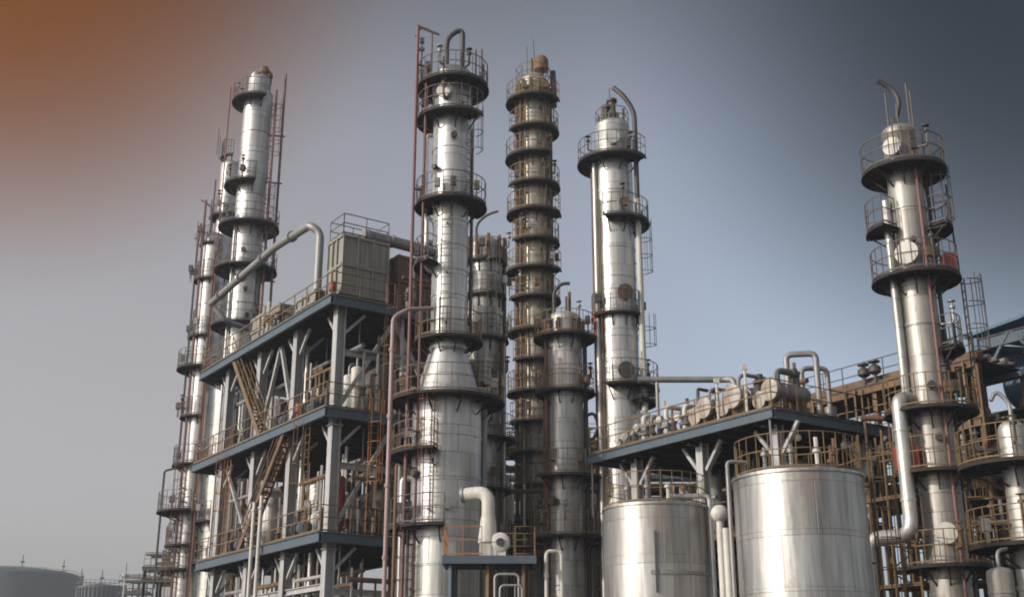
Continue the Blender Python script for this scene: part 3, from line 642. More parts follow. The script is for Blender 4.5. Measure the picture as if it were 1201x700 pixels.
def vvessel(c, r, h, m, label, name='vertical_vessel', cat='vessel', grp=None):
    q = thing(name, label, cat, c, grp); c = Vector(c); mb = MB()
    mb.lathe(c, [(r*.35, .34), (r*.7, .42), (r, .6), (r, .6+h*.4), (r+.02, .6+h*.4+.01), (r+.02, .66+h*.4), (r, .67+h*.4), (r, .6+h)]+dome(r, .6+h, r*.5), 24); mb.build('shell', m, q)
    for k in range(3):
        lb = MB(); d = dirn(30+120*k); lb.beam(c+d*r*.8, c+d*r*.8+UP*.8, .1); lb.build('leg', 'brown', q)
    nb = MB(); nb.tube([c+UP*(.6+h+r*.4), c+UP*(1.1+h+r*.4), c+UP*(1.2+h+r*.4)+DB*.5], .06, 8, .2); nb.build('nozzle', 'grey', q)
    return q
vv = 'vessels standing in the steel frame'
for s, tt, zz, r, h, m, lb in ((1.8, 1.7, Z2, .28, 1.9, 'white', 'small white upright vessel under the top deck, right beside the frame corner column'), (1.8, 2.5, Z2, .28, 1.7, 'white', 'small white upright vessel under the top deck, the farther of the close pair'),
   (2.0, 5.6, Z1, .5, 2.3, 'insul', 'silver upright vessel on the lowest visible deck between second and third columns'), (1.4, 9.6, Z1, .45, 2.5, 'insul', 'silver upright vessel on the lowest visible deck between third and fourth columns'),
   (1.0, 1.5, Z1, .34, 2.0, 'redb', 'red upright vessel on the lowest visible deck near the frame corner'), (3.6, 5.8, Z1, .55, 2.8, 'brown', 'brown upright vessel deep inside the frame above the lowest visible deck'), (2.0, 11.0, Z2, .5, 2.2, 'cream', 'cream upright vessel under the top deck near the far left stair')):
    vvessel(K(s, tt, zz), r, h, m, lb, grp=vv)
grp = 'pipes running up through the steel frame'
for s, tt, za, zb, r, m, lb in ((1.4, 6.3, 0, Z3-.3, .12, 'insul', 'silver pipe rising between the second and third frame columns'), (1.4, 6.9, 0, Z2-.3, .09, 'white', 'thin white pipe beside the silver one in the frame'), (.4, 2.6, 0, Z1-.5, .10, 'insul', 'silver pipe under the lowest visible deck right of the second column'),
   (-.95, 6.0, 0, Z2-3.2, .09, 'white', 'white pipe outside the deck edge, left of the close pair'), (-.95, 5.2, 0, Z2-3.0, .09, 'white', 'white pipe outside the deck edge, right of the close pair'), (2.5, 10.6, 0, Z3-.3, .16, 'brown', 'brown pipe deep in the far left bay of the frame'), (1.6, 3.2, 0, Z2-.3, .14, 'pale', 'pale pipe behind the second frame column'), (4.6, 3.0, 0, Z3-.3, .14, 'brown', 'brown pipe at the back of the corner bay'), (3.0, -.25, 0, Z3-.3, .09, 'pale', 'pale pipe along the right face of the frame'), (1.4, 10.4, 0, Z3-.3, .1, 'pale', 'pale pipe left of the third frame column')):
    mb = MB(); b = K(s, tt, za); mb.tube([b, K(s, tt, zb)], r, 10)
    for k in (Z0, Z1): mb.lathe(K(s, tt, k+1.6), [(r*1.6, 0), (r*1.6, .08)], 10)
    one(mb, 'process_pipe', m, lb, 'pipe', b, grp)
for s, tt, zz, L, m, lb in ((2.3, .6, Z1+2.9, 11.5, 'brown', 'brown level pipe hung below the middle deck'), (1.9, .6, Z1+3.3, 11.5, 'grey', 'grey level pipe hung below the middle deck'), (1.6, .8, Z2+3.4, 11, 'grey', 'grey level pipe hung below the top deck'), (1.0, .6, Z0+2.4, 11.5, 'insul', 'silver level pipe under the lowest visible deck'), (1.5, .6, Z0+2.9, 11.5, 'brown', 'brown level pipe under the lowest visible deck')):
    mb = MB(); mb.tube([K(s, tt, zz), K(s, tt+L, zz)], .11, 8)
    for i in range(4): q = tt+.4+i*(L-.8)/3; top = min(k for k in (Z1, Z2, Z3) if k > zz)-.3; mb.beam(K(s, q, zz), K(s, q, top), .05)
    one(mb, 'process_pipe', m, lb, 'pipe', K(s, tt, zz), grp)
def manifold(P_, L, n, zt, m, label):
    """a level header with drops, valves and flanges; P_(q, z) gives points along it"""
    b = P_(0, 0); q = thing('pipe_manifold', label, 'pipe manifold', b); r0 = rnd.uniform(.08, .13)
    mb = MB(); mb.tube([P_(0, zt), P_(L, zt)], r0, 8); mb.build('header', m, q)
    for i in range(n):
        x = L*(i+.5)/n+rnd.uniform(-.12, .12); mm = rnd.choice([m, 'brown', 'grey', 'insul', 'brown', 'white']); rr = rnd.uniform(.035, .08); top = zt if rnd.random() < .5 else zt+rnd.uniform(.3, .9)
        d = MB()
        if rnd.random() < .6: d.tube([P_(x, 0), P_(x, top)], rr, 6)
        else: d.tube([P_(x, 0), P_(x, top*.5), P_(x+.3, top*.5), P_(x+.3, top)], rr, 6, .12)
        d.build('drop_pipe', mm, q)
        v = MB(); zv = rnd.uniform(.5, 1.3); v.lathe(P_(x, min(zv, top*.45)), [(rr, 0), (rr*2.2, .02), (rr*2.2, .07), (rr*1.5, .09), (rr*1.9, .18), (rr*1.5, .28), (rr*2.2, .3), (rr*2.2, .36)], 10); v.build('valve', rnd.choice(['dark', 'brown', 'grey', 'dark', 'brown']), q)
    return q
WD = {Z0: 'hidden lower', Z1: 'lowest visible', Z2: 'middle', Z3: 'top'}
for s_, t0, L, n, zz, zt, m, lb in ((.25, .8, 2.9, 6, Z1, 2.6, 'brown', 'rusty pipe manifold on the lowest visible deck beside the corner column'), (.2, 8.8, 3.4, 7, Z1, 2.9, 'grey', 'grey pipe manifold on the lowest visible deck in the far left bay'), (2.9, 5.0, 3.0, 6, Z1, 3.4, 'insul', 'silver pipe manifold deep on the lowest visible deck in the middle bay'),
    (.25, .7, 3.0, 6, Z2, 2.2, 'brown', 'rusty pipe manifold on the middle deck beside the corner column'), (1.6, 4.7, 3.2, 7, Z2, 3.2, 'brown', 'rusty pipe manifold on the middle deck in the middle bay'), (.4, 11.2, 3.0, 6, Z2, 2.8, 'grey', 'grey pipe manifold on the middle deck at its far left end'),
    (-.3, 5.8, 2.4, 5, Z3, 1.1, 'brown', 'low rusty pipe manifold along the top deck edge, between the beige boxes'), (.3, .9, 2.9, 6, Z0, 3.2, 'insul', 'silver pipe manifold below the lowest visible deck at the corner'), (.3, 4.9, 3.0, 6, Z0, 3.2, 'brown', 'rusty pipe manifold below the lowest visible deck in the middle bay'), (.3, 9.0, 3.0, 6, Z0, 3.2, 'grey', 'grey pipe manifold below the lowest visible deck in the far left bay')):
    manifold(lambda q, z, s_=s_, t0=t0, zz=zz: K(s_, t0+q, zz+z), L, n, zt, m, lb)
for s_, t0, L, n, zz, zt, m, lb in ((4.2, .6, 3.4, 8, Z2, 3.6, 'brown', 'dark rusty pipe manifold behind the drum on the middle deck, nearest the corner'), (4.4, 5.0, 4.0, 9, Z2, 3.8, 'brown', 'dark rusty pipe manifold at the back of the middle deck, middle bay'), (3.4, 10.0, 3.4, 8, Z2, 3.4, 'grey', 'grey pipe manifold at the back of the middle deck, far left bay'),
    (1.7, .7, 3.4, 8, Z1, 3.4, 'grey', 'grey pipe manifold in the corner bay of the lowest visible deck'), (4.4, 5.0, 4.0, 9, Z1, 3.8, 'brown', 'dark rusty pipe manifold at the back of the lowest visible deck'), (1.6, 8.9, 3.4, 8, Z1, 3.3, 'brown', 'rusty pipe manifold in the far left bay of the lowest visible deck'), (2.0, .7, 3.4, 8, Z0, 3.5, 'brown', 'rusty pipe manifold behind the silver one below the lowest visible deck'), (2.0, 5.0, 6.5, 14, Z0, 3.5, 'grey', 'long grey pipe manifold below the lowest visible deck')):
    manifold(lambda q, z, s_=s_, t0=t0, zz=zz: K(s_, t0+q, zz+z), L, n, zt, m, lb)
for i_, (s_, q_, za, zb) in enumerate(((-.55, 1.5, Z1, Z2), (-.55, 10.6, Z1, Z2), (2.2, -.5, Z2, Z3), (1.6, -.5, Z1, Z2))):
    mb = MB(); p = K(s_, q_, 0); sd = DA if s_ < 0 else DB; od = -DB if s_ < 0 else -DA
    for k in (-.22, .22): mb.tube([p+sd*k+UP*za, p+sd*k+UP*(zb+1.1)], .028, 4)
    for k in range(int((zb-za)/.32)): mb.tube([p-sd*.22+UP*(za+.2+k*.32), p+sd*.22+UP*(za+.2+k*.32)], .016, 4)
    ld = mb.build('ladder', 'orange' if i_ % 2 else 'rail', o); cb = MB()
    for k in range(4): cb.tube([p+UP*(za+2.2+k*.85)+sd*.34*math.cos(a)+od*(.05+.6*math.sin(a)) for a in [math.pi*j/6 for j in range(7)]], .018, 4)
    for j in (1, 3, 5): cb.tube([p+UP*(za+2.2)+sd*.34*math.cos(math.pi*j/6)+od*(.05+.6*math.sin(math.pi*j/6)), p+UP*(zb+.6)+sd*.34*math.cos(math.pi*j/6)+od*(.05+.6*math.sin(math.pi*j/6))], .015, 4)
    cb.build('ladder_cage', 'orange' if i_ % 2 else 'rail', ld)
for t_, s0, L, n, zz, zt, m, lb in ((-.25, .8, 2.2, 5, Z1, 2.4, 'brown', 'rusty pipe manifold on the right face of the frame, lowest visible deck'), (-.25, .8, 2.2, 5, Z2, 2.8, 'grey', 'grey pipe manifold on the right face of the frame, middle deck'), (-.3, 2.9, 2.4, 5, Z3, 1.6, 'brown', 'rusty pipe manifold on the top deck right of the tall box housing'), (-.25, .8, 2.4, 5, Z0, 3.0, 'brown', 'rusty pipe manifold on the right face of the frame, under the lowest visible deck')):
    manifold(lambda q, z, s0=s0, t_=t_, zz=zz: K(s0+q, t_, zz+z), L, n, zt, m, lb)
# pumps, cable trays and small fittings on the decks: one of each kind, copied
def copy_tree(src, loc, rz, label, parent=None):
    c = src.copy(); COL.objects.link(c)
    if parent is None: c.location = loc; c.rotation_euler = (0, 0, rz); c['label'] = label
    else: c.parent = parent
    for ch in list(src.children): copy_tree(ch, None, 0, None, c)
    return c
def pump(base):
    q = thing('pump', '', 'pump', base, 'pumps on the decks'); b = Vector(base); X = Vector((1, 0, 0))
    mb = MB(); mb.box(b+UP*.08, .7, .28, .08); mb.build('base_plate', 'brown', q)
    mb = MB(); mb.lathe(b+UP*.48-X*.55, [(.2, 0), (.24, .02), (.24, .7), (.2, .72), (.12, .85)], 14, X); mb.build('motor', 'blue', q)
    mb = MB(); mb.lathe(b+UP*.48+X*.32, [(.2, 0), (.34, .04), (.34, .26), (.2, .3), (.2, .5)], 14, X); mb.tube([b+UP*.7+X*.47, b+UP*1.3+X*.47], .1, 8); mb.build('casing', 'dark', q)
    return q
pm = None
for i, (s, tt, zz, lb) in enumerate(((-.2, 2.3, Z1, 'pump on the lowest visible deck edge, nearest the frame corner'), (-.2, 9.4, Z1, 'pump on the lowest visible deck edge, far left'), (-.2, 2.0, Z2, 'pump on the middle deck edge, nearest the frame corner'), (-.2, 5.0, Z2, 'pump on the middle deck edge, between second and third columns'), (3.2, -.2, Z2, 'pump on the middle deck, right face of the frame'), (3.2, -.2, Z1, 'pump on the lowest visible deck, right face of the frame'))):
    if pm is None: pm = pump((0, 0, 0)); pm['label'] = lb; pm.location = K(s, tt, zz); pm.rotation_euler = (0, 0, R(124)); pm['_w'] = [0, 0, 0]
    else: copy_tree(pm, K(s, tt, zz), R(124), lb)
mb = MB()
p = K(-.3, .3, Z3); mb.tube([p, p+UP*.7], .07, 8); mb.lathe(p+UP*.5, [(.14, 0), (.16, .1), (.16, .35), (.1, .45), (.02, .5)], 12); mb.tube([p+UP*.65-DA*.2, p+UP*.65+DA*.2], .07, 8)
one(mb, 'hydrant', 'redb', 'red hydrant on the top deck in front of the tall cream box', 'hydrant', p)
mb = MB(); p = K(-.3, 3.2, Z2); mb.tube([p, p+UP*.7], .07, 8); mb.lathe(p+UP*.5, [(.14, 0), (.16, .1), (.16, .35), (.1, .45), (.02, .5)], 12); mb.tube([p+UP*.65-DA*.2, p+UP*.65+DA*.2], .07, 8)
one(mb, 'hydrant', 'redb', 'red hydrant on the middle deck near the frame corner', 'hydrant', p)

# ================================================================== long deck on the right, over the tanks
C1 = PT(905, 480, 41); C1.z = 0
def Q(s, t, z): return C1+DB*s+DA*t+UP*z
ZD = ZAT(41, 478)
o = thing('deck_structure', 'long raised deck with dark underside and blue edge above the two tanks', 'steel deck', C1)
frame_deck(o, Q, ZD, 0, 6.6, 0, 10.6, .9, .14, .36, 'blue', 'rail')
for s in (.9, 5.6):
    for tt in (.7, 4.6, 8.5):
        mb = MB(); mb.hbeam(Q(s, tt, 0), Q(s, tt, ZD-.38), .36, .36, DB); mb.build('column', 'pale', o)
        for d in (-1, 1):
            brace(o, Q(s, tt+d*.2, ZD-1.45), Q(s, tt+d*1.05, ZD-.42), 'pale', .13)
        brace(o, Q(s+(.2 if s < 3 else -.2), tt, ZD-1.45), Q(s+(1.0 if s < 3 else -1.0), tt, ZD-.42), 'pale', .13)
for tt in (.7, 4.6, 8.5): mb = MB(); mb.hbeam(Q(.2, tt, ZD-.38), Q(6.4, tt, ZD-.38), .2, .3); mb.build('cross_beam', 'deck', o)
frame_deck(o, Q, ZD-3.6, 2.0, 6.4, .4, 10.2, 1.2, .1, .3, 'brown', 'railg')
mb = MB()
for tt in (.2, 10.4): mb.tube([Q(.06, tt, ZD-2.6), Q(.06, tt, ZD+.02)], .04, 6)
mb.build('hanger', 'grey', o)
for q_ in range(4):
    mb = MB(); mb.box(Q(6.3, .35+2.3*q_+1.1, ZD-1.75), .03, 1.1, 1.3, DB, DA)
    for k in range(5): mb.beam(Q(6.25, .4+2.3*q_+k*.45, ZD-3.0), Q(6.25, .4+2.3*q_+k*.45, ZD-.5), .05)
    mb.build('dark_back_panel', 'deck', o)  # black sheets added to stand in for the deep shade below the deck
def exchanger(base):
    q = thing('heat_exchanger', '', 'heat exchanger', base, 'exchangers in a row on the long deck'); b = Vector(base); X = Vector((1, 0, 0)); r = .33
    c = b+UP*.85; mb = MB()
    mb.lathe(c, [(r, -.7), (r, -.3), (r+.03, -.29), (r+.03, -.2), (r, -.19), (r, .9), (r*.8, 1.05), (r*.3, 1.12)], 24, X); mb.build('shell', 'grey', q)
    mb = MB(); mb.lathe(c, [(r*.5, -.88), (r+.01, -.87), (r+.08, -.85), (r+.08, -.78), (r+.08, -.76), (r+.08, -.69)], 24, X); mb.build('end_cover', 'palecover', q)
    mb = MB(); mb.tube([c-X*.5, c-X*.5+UP*.7, c-X*.2+UP*.85, c+X*.8+UP*.85], .07, 8, .2); mb.build('pipe', 'grey', q)
    mb = MB(); mb.lathe(c+X*.5, [(.14, .3), (.14, .62), (.22, .63), (.22, .72), (.14, .73), (.14, .95)], 12); mb.build('nozzle', 'dark', q)
    for k in (-.45, .6): sb = MB(); sb.box(b+X*k+UP*.3, .1, .34, .3); sb.build('saddle', 'brown', q)
    return q
ex = None; rzB = math.atan2(DB.y, DB.x)
ORD = ('first', 'second', 'third', 'fourth', 'fifth', 'sixth')
for i, (s, tt) in enumerate(((1.35, .55), (1.5, 1.4), (1.3, 2.3), (1.45, 3.15), (1.35, 4.0), (1.5, 4.8))):
    lb = 'exchanger with chalky round end, %s in the row from the near deck corner' % ORD[i]
    if ex is None: ex = exchanger((0, 0, 0)); ex['label'] = lb; ex.location = Q(s, tt, ZD); ex.rotation_euler = (0, 0, rzB)
    else: c_ = copy_tree(ex, Q(s, tt, ZD), rzB, lb); c_.scale = [(1, .8, 1.1, .9, 1, .85)[i]]*3
gp = 'valve pipes standing on the far half of the long deck'
for i, (s, tt, h, m, lb) in enumerate(((.9, 5.5, 1.3, 'white', 'white valve pipe nearest the exchangers'), (.8, 6.1, 1.0, 'grey', 'grey valve pipe beside the white one nearest the exchangers'), (1.0, 6.7, 1.5, 'white', 'taller white valve pipe midway along the far deck half'), (.8, 7.4, 1.2, 'grey', 'grey valve pipe behind the taller white one'), (1.0, 8.1, 1.4, 'white', 'white valve pipe near the far deck end'), (1.0, 8.8, 1.0, 'grey', 'low grey valve pipe near the far deck end'), (1.0, 9.4, .9, 'white', 'last low white valve pipe at the far deck end'))):
    p = Q(s, tt, ZD); mb = MB(); mb.tube([p, p+UP*h, p+UP*h+DB*1.2, p+DB*1.2], .1, 8, .25); mb.lathe(p+UP*h*.45, [(.2, -.06), (.2, .0), (.15, .01), (.15, .22), (.2, .23), (.2, .29)], 12); mb.tube([p+UP*h*.6-DB*.05, p+UP*h*.6-DB*.4], .035, 6); mb.lathe(p+UP*h*.6-DB*.4, [(.16, -.02), (.16, .02)], 10, DB)
    one(mb, 'valve_pipe', m, lb, 'valve pipe', p, gp)
mb = MB(); a = PT(748, 445, 50); b_ = PT(850, 443, 50); b_.z = a.z; mb.tube([a, b_, Vector((b_.x+.3, b_.y-.4, b_.z-.1)), Vector((b_.x+.3, b_.y-.4, ZD))], .14, 10, .3); mb.tube([Vector((a.x+.8, a.y, a.z)), Vector((a.x+.8, a.y, 0))], .08, 8)
one(mb, 'transfer_pipe', 'grey', 'level grey pipe reaching from the white piped tower over to the long deck', 'pipe', Vector((b_.x, b_.y, ZD)))
for s, tt, h, lb in ((1.2, 5.0, 1.9, 'dark hoop pipe behind the last exchanger'), (.8, .35, 1.5, 'dark hoop pipe at the near deck corner')):
    p = Q(s, tt, ZD); mb = MB(); mb.tube([p, p+UP*h, p+UP*h+DB*1.0, p+DB*1.0], .07, 8, .1); one(mb, 'hoop_pipe', 'dark', lb, 'pipe', p)
for i, (s, tt, h, r) in enumerate(((.4, 1.6, 1.9, .05), (.4, 3.1, 1.7, .05), (3.6, 2.6, .8, .25), (3.4, 4.6, .9, .25))):
    p = Q(s, tt, ZD); mb = MB()
    if r < .1: mb.tube([p, p+UP*h], r, 6); mb.box(p+UP*h, .1, .06, .1); one(mb, 'lamp_post', 'white', 'thin white lamp post in front of the %s exchanger' % ('second' if i == 0 else 'fourth'), 'lamp post', p, 'lamp posts on the long deck')
    else: vvessel(p, r, h, 'brown', 'small brown vessel behind the %s exchanger on the long deck' % ('third' if i == 2 else 'last'), grp='brown vessels on the long deck')
for t0, s_, L, n, zb, zt, m, lb in ((.6, 2.6, 4.4, 9, ZD, 1.5, 'brown', 'rusty pipe manifold rising behind the row of exchangers on the long deck'), (5.6, 1.9, 4.2, 9, ZD, 1.3, 'grey', 'grey pipe manifold behind the valve pipes on the long deck'), (.8, 2.3, 4.2, 8, ZD-3.6, 1.6, 'brown', 'rusty pipe manifold in the dark under the long deck, behind the right tank'), (5.4, 2.3, 4.2, 9, ZD-3.6, 1.4, 'insul', 'silver pipe manifold in the dark under the long deck, behind the left tank')):
    manifold(lambda q, z, s_=s_, t0=t0, zb=zb: Q(s_, t0+q, zb+z), L, n, zt, m, lb)
# small lamps under the deck corner
for s, tt, lb in ((1.6, .35, 'white lamp ball hanging under the near deck corner'), (4.0, .35, 'white lamp ball hanging farther right under the deck')):
    p = Q(s, tt, ZD-.4); mb = MB(); mb.tube([p, p-UP*.3], .02, 6); mb.lathe(p-UP*.55, [(.02, 0)]+[(.13*math.sin(math.pi*i/6), .13-.13*math.cos(math.pi*i/6)) for i in range(1, 6)]+[(.04, .26)], 12); one(mb, 'lamp', 'white', lb, 'lamp', p)
# things on the lower floor of the deck structure
for s, tt, r, h, m, lb in ((3.2, 2.0, .5, 1.6, 'brown', 'brown vessel in the dark under the deck, behind the big right tank'), (3.2, 4.2, .55, 1.5, 'green', 'green grey vessel in the dark under the deck, midway'), (3.2, 6.6, .5, 1.7, 'insul', 'silver vessel in the dark under the far half of the deck')):
    vvessel(Q(s, tt, ZD-3.6), r, h, m, lb, grp='vessels under the long deck')

# ================================================================== the two front tanks
def tank(px, py, Y, wpx, label, streaks):
    p = PT(px, py, Y); c = Vector((p.x, Y, 0)); r = wpx/2/F*dep(Y, ZAT(Y, py)); zt = ZAT(Y-r*.3, py)
    q = thing('storage_tank', label, 'tank', c, 'front storage tanks')
    mb = MB(); pr = shell_prof([(r, 0), (r, zt)], 1.75, .012)
    mb.lathe(c, pr+[(r+.05, zt+.002), (r+.05, zt+.09), (r-.02, zt+.092)]+[(r*(1-k/5), zt+.09+.35*math.sin(math.pi/2*k/5)) for k in range(1, 6)], 72); mb.build('shell', 'tank', q)
    rb = MB(); rail_line(rb, arc(c, r-.1, -180, 180, zt+.1, 28), 1.05, 1.2, .018); rb.build('railing', 'rail', q)
    for a in (-60, -20, 15, 50, 110):
        nb = MB(); d = dirn(a); b = c+d*r*.65+UP*(zt+.2); nb.tube([b, b+UP*rnd.uniform(.5, 1.0)], .06, 6); nb.lathe(b+UP*.45, [(.12, 0), (.12, .1)], 10); nb.build('vent', rnd.choice(['brown', 'grey', 'white']), q)
    return q, c, r, zt
q, c, r, zt = tank(768.5, 597, 42, 123, 'smaller looking front steel tank, the left one, under the deck', 0)
mb = MB(); a = c+dirn(-8)*(r+.08); mb.beam(a+UP*(zt-2.9), a+UP*(zt-.9), .09, .05, dirn(-8)); mb.build('level_gauge', 'dark', q)
mb = MB(); mb.sector(c, r+.002, r+.06, -14, 60, zt-2.3, zt-2.18); mb.build('band', 'grey', q)
b = c+dirn(62)*(r+.15); mb = MB(); mb.tube([c+dirn(20)*r*.5+UP*(zt+.4), b+UP*(zt+.4), b], .09, 10, .2); mb.build('pipe', 'insul', q)
q, c, r, zt = tank(935, 561, 35, 150, 'larger looking front steel tank, the right one, at the deck corner', 0)
b = c+dirn(-75)*(r+.35); mb = MB(); mb.tube([c+dirn(-75)*(r-.3)+UP*(zt+.5), b+UP*(zt+.5), b], .06, 8, .15); mb.build('pipe', 'grey', q)
ladder(q, c, .5, zt+.9, r, 84, 'rail')
# white instrument pots between the tanks
for px, Y, h, lb in ((846, 40.2, ZAT(40.2, 603), 'white pipe with a round head between the two tanks'), (853, 39.4, ZAT(39.4, 612), 'white pipe of plain top between the two tanks')):
    p = PT(px, 650, Y); b = Vector((p.x, Y, 0)); mb = MB(); mb.tube([b, b+UP*(h-.2)], .13, 10)
    if px == 846: mb.lathe(b+UP*(h-.3), [(.13, 0)]+[(.3*math.sin(math.pi*i/8), .33-.3*math.cos(math.pi*i/8)) for i in range(1, 9)], 14)
    one(mb, 'standpipe', 'white', lb, 'pipe', b)

# ================================================================== small deck with the white duct elbow in front of the main tower
Yd = 44.5
p = PT(572, 655, Yd); zd = ZAT(Yd, 655); x0, x1 = PT(520, 655, Yd).x, PT(628, 655, Yd).x; b = Vector(((x0+x1)/2, Yd, 0))
o = thing('blower_deck', 'small blue edged deck with orange railing at the foot of the main tower', 'steel deck', b)
mb = MB(); mb.box(b+UP*(zd-.06), (x1-x0)/2-.02, 1.0, .06); mb.build('deck', 'deck', o)
mb = MB()
for yy in (-1.05, 1.05): mb.beam(Vector((x0, Yd+yy, zd-.14)), Vector((x1, Yd+yy, zd-.14)), .12, .28)
for xx in (x0+.06, x1-.06): mb.beam(Vector((xx, Yd-.95, zd-.16)), Vector((xx, Yd+.95, zd-.16)), .12, .24)
mb.build('edge_beam', 'blue', o)
for xx in (x0+.35, (x0+x1)/2, x1-.4):
    for yy in (-.7, .7): mb = MB(); mb.hbeam((xx, Yd+yy, 0), (xx, Yd+yy, zd-.13), .2, .2); mb.build('column', 'blue' if xx < x0+1.2 else 'brown', o)
mb = MB(); xm = x0+(x1-x0)*.42; rail_line(mb, [Vector((xm, Yd-.95, zd)), Vector((x0+.05, Yd-.95, zd)), Vector((x0+.05, Yd+.95, zd))], 1.05, .55, .022); mb.build('railing', 'orange', o)
mb = MB(); rail_line(mb, [Vector((xm+.4, Yd+.95, zd)), Vector((x1-.05, Yd+.95, zd)), Vector((x1-.05, Yd-.95, zd)), Vector((xm+1.2, Yd-.95, zd))], 1.05, .8, .026); mb.build('railing', 'rail', o)
b = Vector((PT(572, 640, Yd).x, Yd-.1, zd))
q = thing('blower', 'white elbow duct on a white fan box at the foot of the main tower', 'blower', b)
h = ZAT(Yd, 577)-zd; mb = MB()
mb.tube([b+UP*.55, b+UP*(h*.62)], [.38, .27], 20, cap=True)
mb.tube([b+UP*(h*.62), b+UP*h, b+UP*h-Vector((.95, -.35, .06))], .25, 20, .55)
e = b+UP*h-Vector((.95, -.35, .06)); mb.build('duct', 'white', q)
mb = MB(); mb.lathe(e, [(.30, -.04), (.30, .06)], 18, Vector((.94, -.34, .06)).normalized()); mb.build('flange', 'grey', q)
mb = MB(); mb.box(b+UP*.3, .32, .32, .3); mb.build('fan_box', 'white', q)
mb = MB(); f = b+Vector((.45, -.1, .55)); mb.lathe(f, [(.3, -.25), (.36, -.2), (.36, .2), (.3, .25)], 18, Vector((0, 1, 0))); mb.box(f-UP*.27, .2, .2, .27); mb.build('fan_casing', 'white', q)
mb = MB(); mb.lathe(f-Vector((0, .26, 0)), [(.15, 0), (.15, .05)], 14, Vector((0, -1, 0))); mb.build('fan_inlet', 'dark', q)
for i, (px, py0, px2, Y, r, m, lb) in enumerate(((640, 646, 658, 44, .07, 'white', 'white hoop pipe right of the small blue deck'), (580, 673, 608, 42.8, .05, 'grey', 'grey hoop pipe in front of the small blue deck'), (586, 686, 612, 42.2, .045, 'grey', 'lower grey hoop pipe in front of the small blue deck'))):
    a, c2 = PT(px, py0, Y), PT(px2, py0, Y); zz = ZAT(Y, py0); mb = MB(); mb.tube([(a.x, Y, 0), (a.x, Y, zz), (c2.x, Y, zz), (c2.x, Y, 0)], r, 10, .18); flanges(mb, [(a.x, Y, 0), (a.x, Y, zz)], r, 1.7); flanges(mb, [(c2.x, Y, 0), (c2.x, Y, zz)], r, 2.3); one(mb, 'hoop_pipe', m, lb, 'pipe', Vector((a.x, Y, 0)), 'hoop pipes by the small deck')

# ================================================================== background process racks low between the towers
def pipe_rack(px0, px1, Y, levels, label, m='brown', depth=4, pipes=5, rails=True, colm=None):
    x0, x1 = PT(px0, 600, Y).x, PT(px1, 600, Y).x; b = Vector(((x0+x1)/2, Y, 0))
    q = thing('pipe_rack', label, 'pipe rack', b); zs = [ZAT(Y, k) for k in levels]; n = max(2, round((x1-x0)/3.2))
    for yy in (0, depth):
        for i in range(n+1):
            xx = x0+(x1-x0)*i/n; mb = MB(); mb.hbeam((xx, Y+yy, 0), (xx, Y+yy, max(zs)+.0), .24, .24); mb.build('column', colm or m, q)
    for zz in zs:
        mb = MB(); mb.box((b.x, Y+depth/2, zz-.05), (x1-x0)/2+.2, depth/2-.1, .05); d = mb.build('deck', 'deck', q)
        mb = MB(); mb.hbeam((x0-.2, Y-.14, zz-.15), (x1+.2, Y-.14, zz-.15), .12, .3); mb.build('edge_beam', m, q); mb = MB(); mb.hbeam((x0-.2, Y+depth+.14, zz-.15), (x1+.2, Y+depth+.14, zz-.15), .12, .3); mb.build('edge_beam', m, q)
        if rails: mb = MB(); rail_line(mb, [(x1+.1, Y+.0-.1, zz+.002), (x0-.1, Y-.1, zz+.002)], 1.1, 1.3); mb.build('railing', 'rail', d)
        for k in range(pipes):
            r = rnd.uniform(.06, .2); yy = Y+.4+k*(depth-.8)/max(1, pipes-1); h = zz+r+rnd.choice((.02, .5, .9)); mb = MB(); mb.tube([(x0-.1, yy, h), (x1+.1, yy, h)], r, 8)
            for i in range(n+1): mb.beam((x0+.3+(x1-x0-.6)*i/n, yy, zz), (x0+.3+(x1-x0-.6)*i/n, yy, h), .07)
            mb.build('pipe', rnd.choice(['brown', 'insul', 'grey', 'dark', 'brown']), q)
    return q, x0, x1, zs
pipe_rack(585, 700, 65.5, (520, 570, 625, 672), 'dark pipe rack low behind the two middle towers', 'brown', 3.2)
pipe_rack(715, 1000, 58, (585, 630, 672), 'dark pipe rack low behind the tanks', 'brown', 5, 6)
for i, (px, Y, py, r, m, lb) in enumerate(((596, 60, 568, .3, 'white', 'white elbow topped pipe left of the brown ringed tower'), (693, 59, 575, .3, 'white', 'white pipe with level joints right of the shorter tower'), (688, 60.5, 480, .08, 'dark', 'thin dark standpipe right of the shorter tower'))):
    p = PT(px, 640, Y); b = Vector((p.x, Y, 0)); z1 = ZAT(Y, py); mb = MB(); mb.tube([b, b+UP*z1, b+UP*z1+Vector((-.9, 0, 0))] if i < 2 else [b, b+UP*z1], r, 12, .4 if i < 2 else 0)
    if i == 1:
        for k in range(4): mb.lathe(b+UP*(z1-1.2-k*1.2), [(r*1.3, 0), (r*1.3, .1)], 12)
    one(mb, 'standpipe', m, lb, 'pipe', b)

# ================================================================== right pipe rack behind tower G
S2 = 9.0
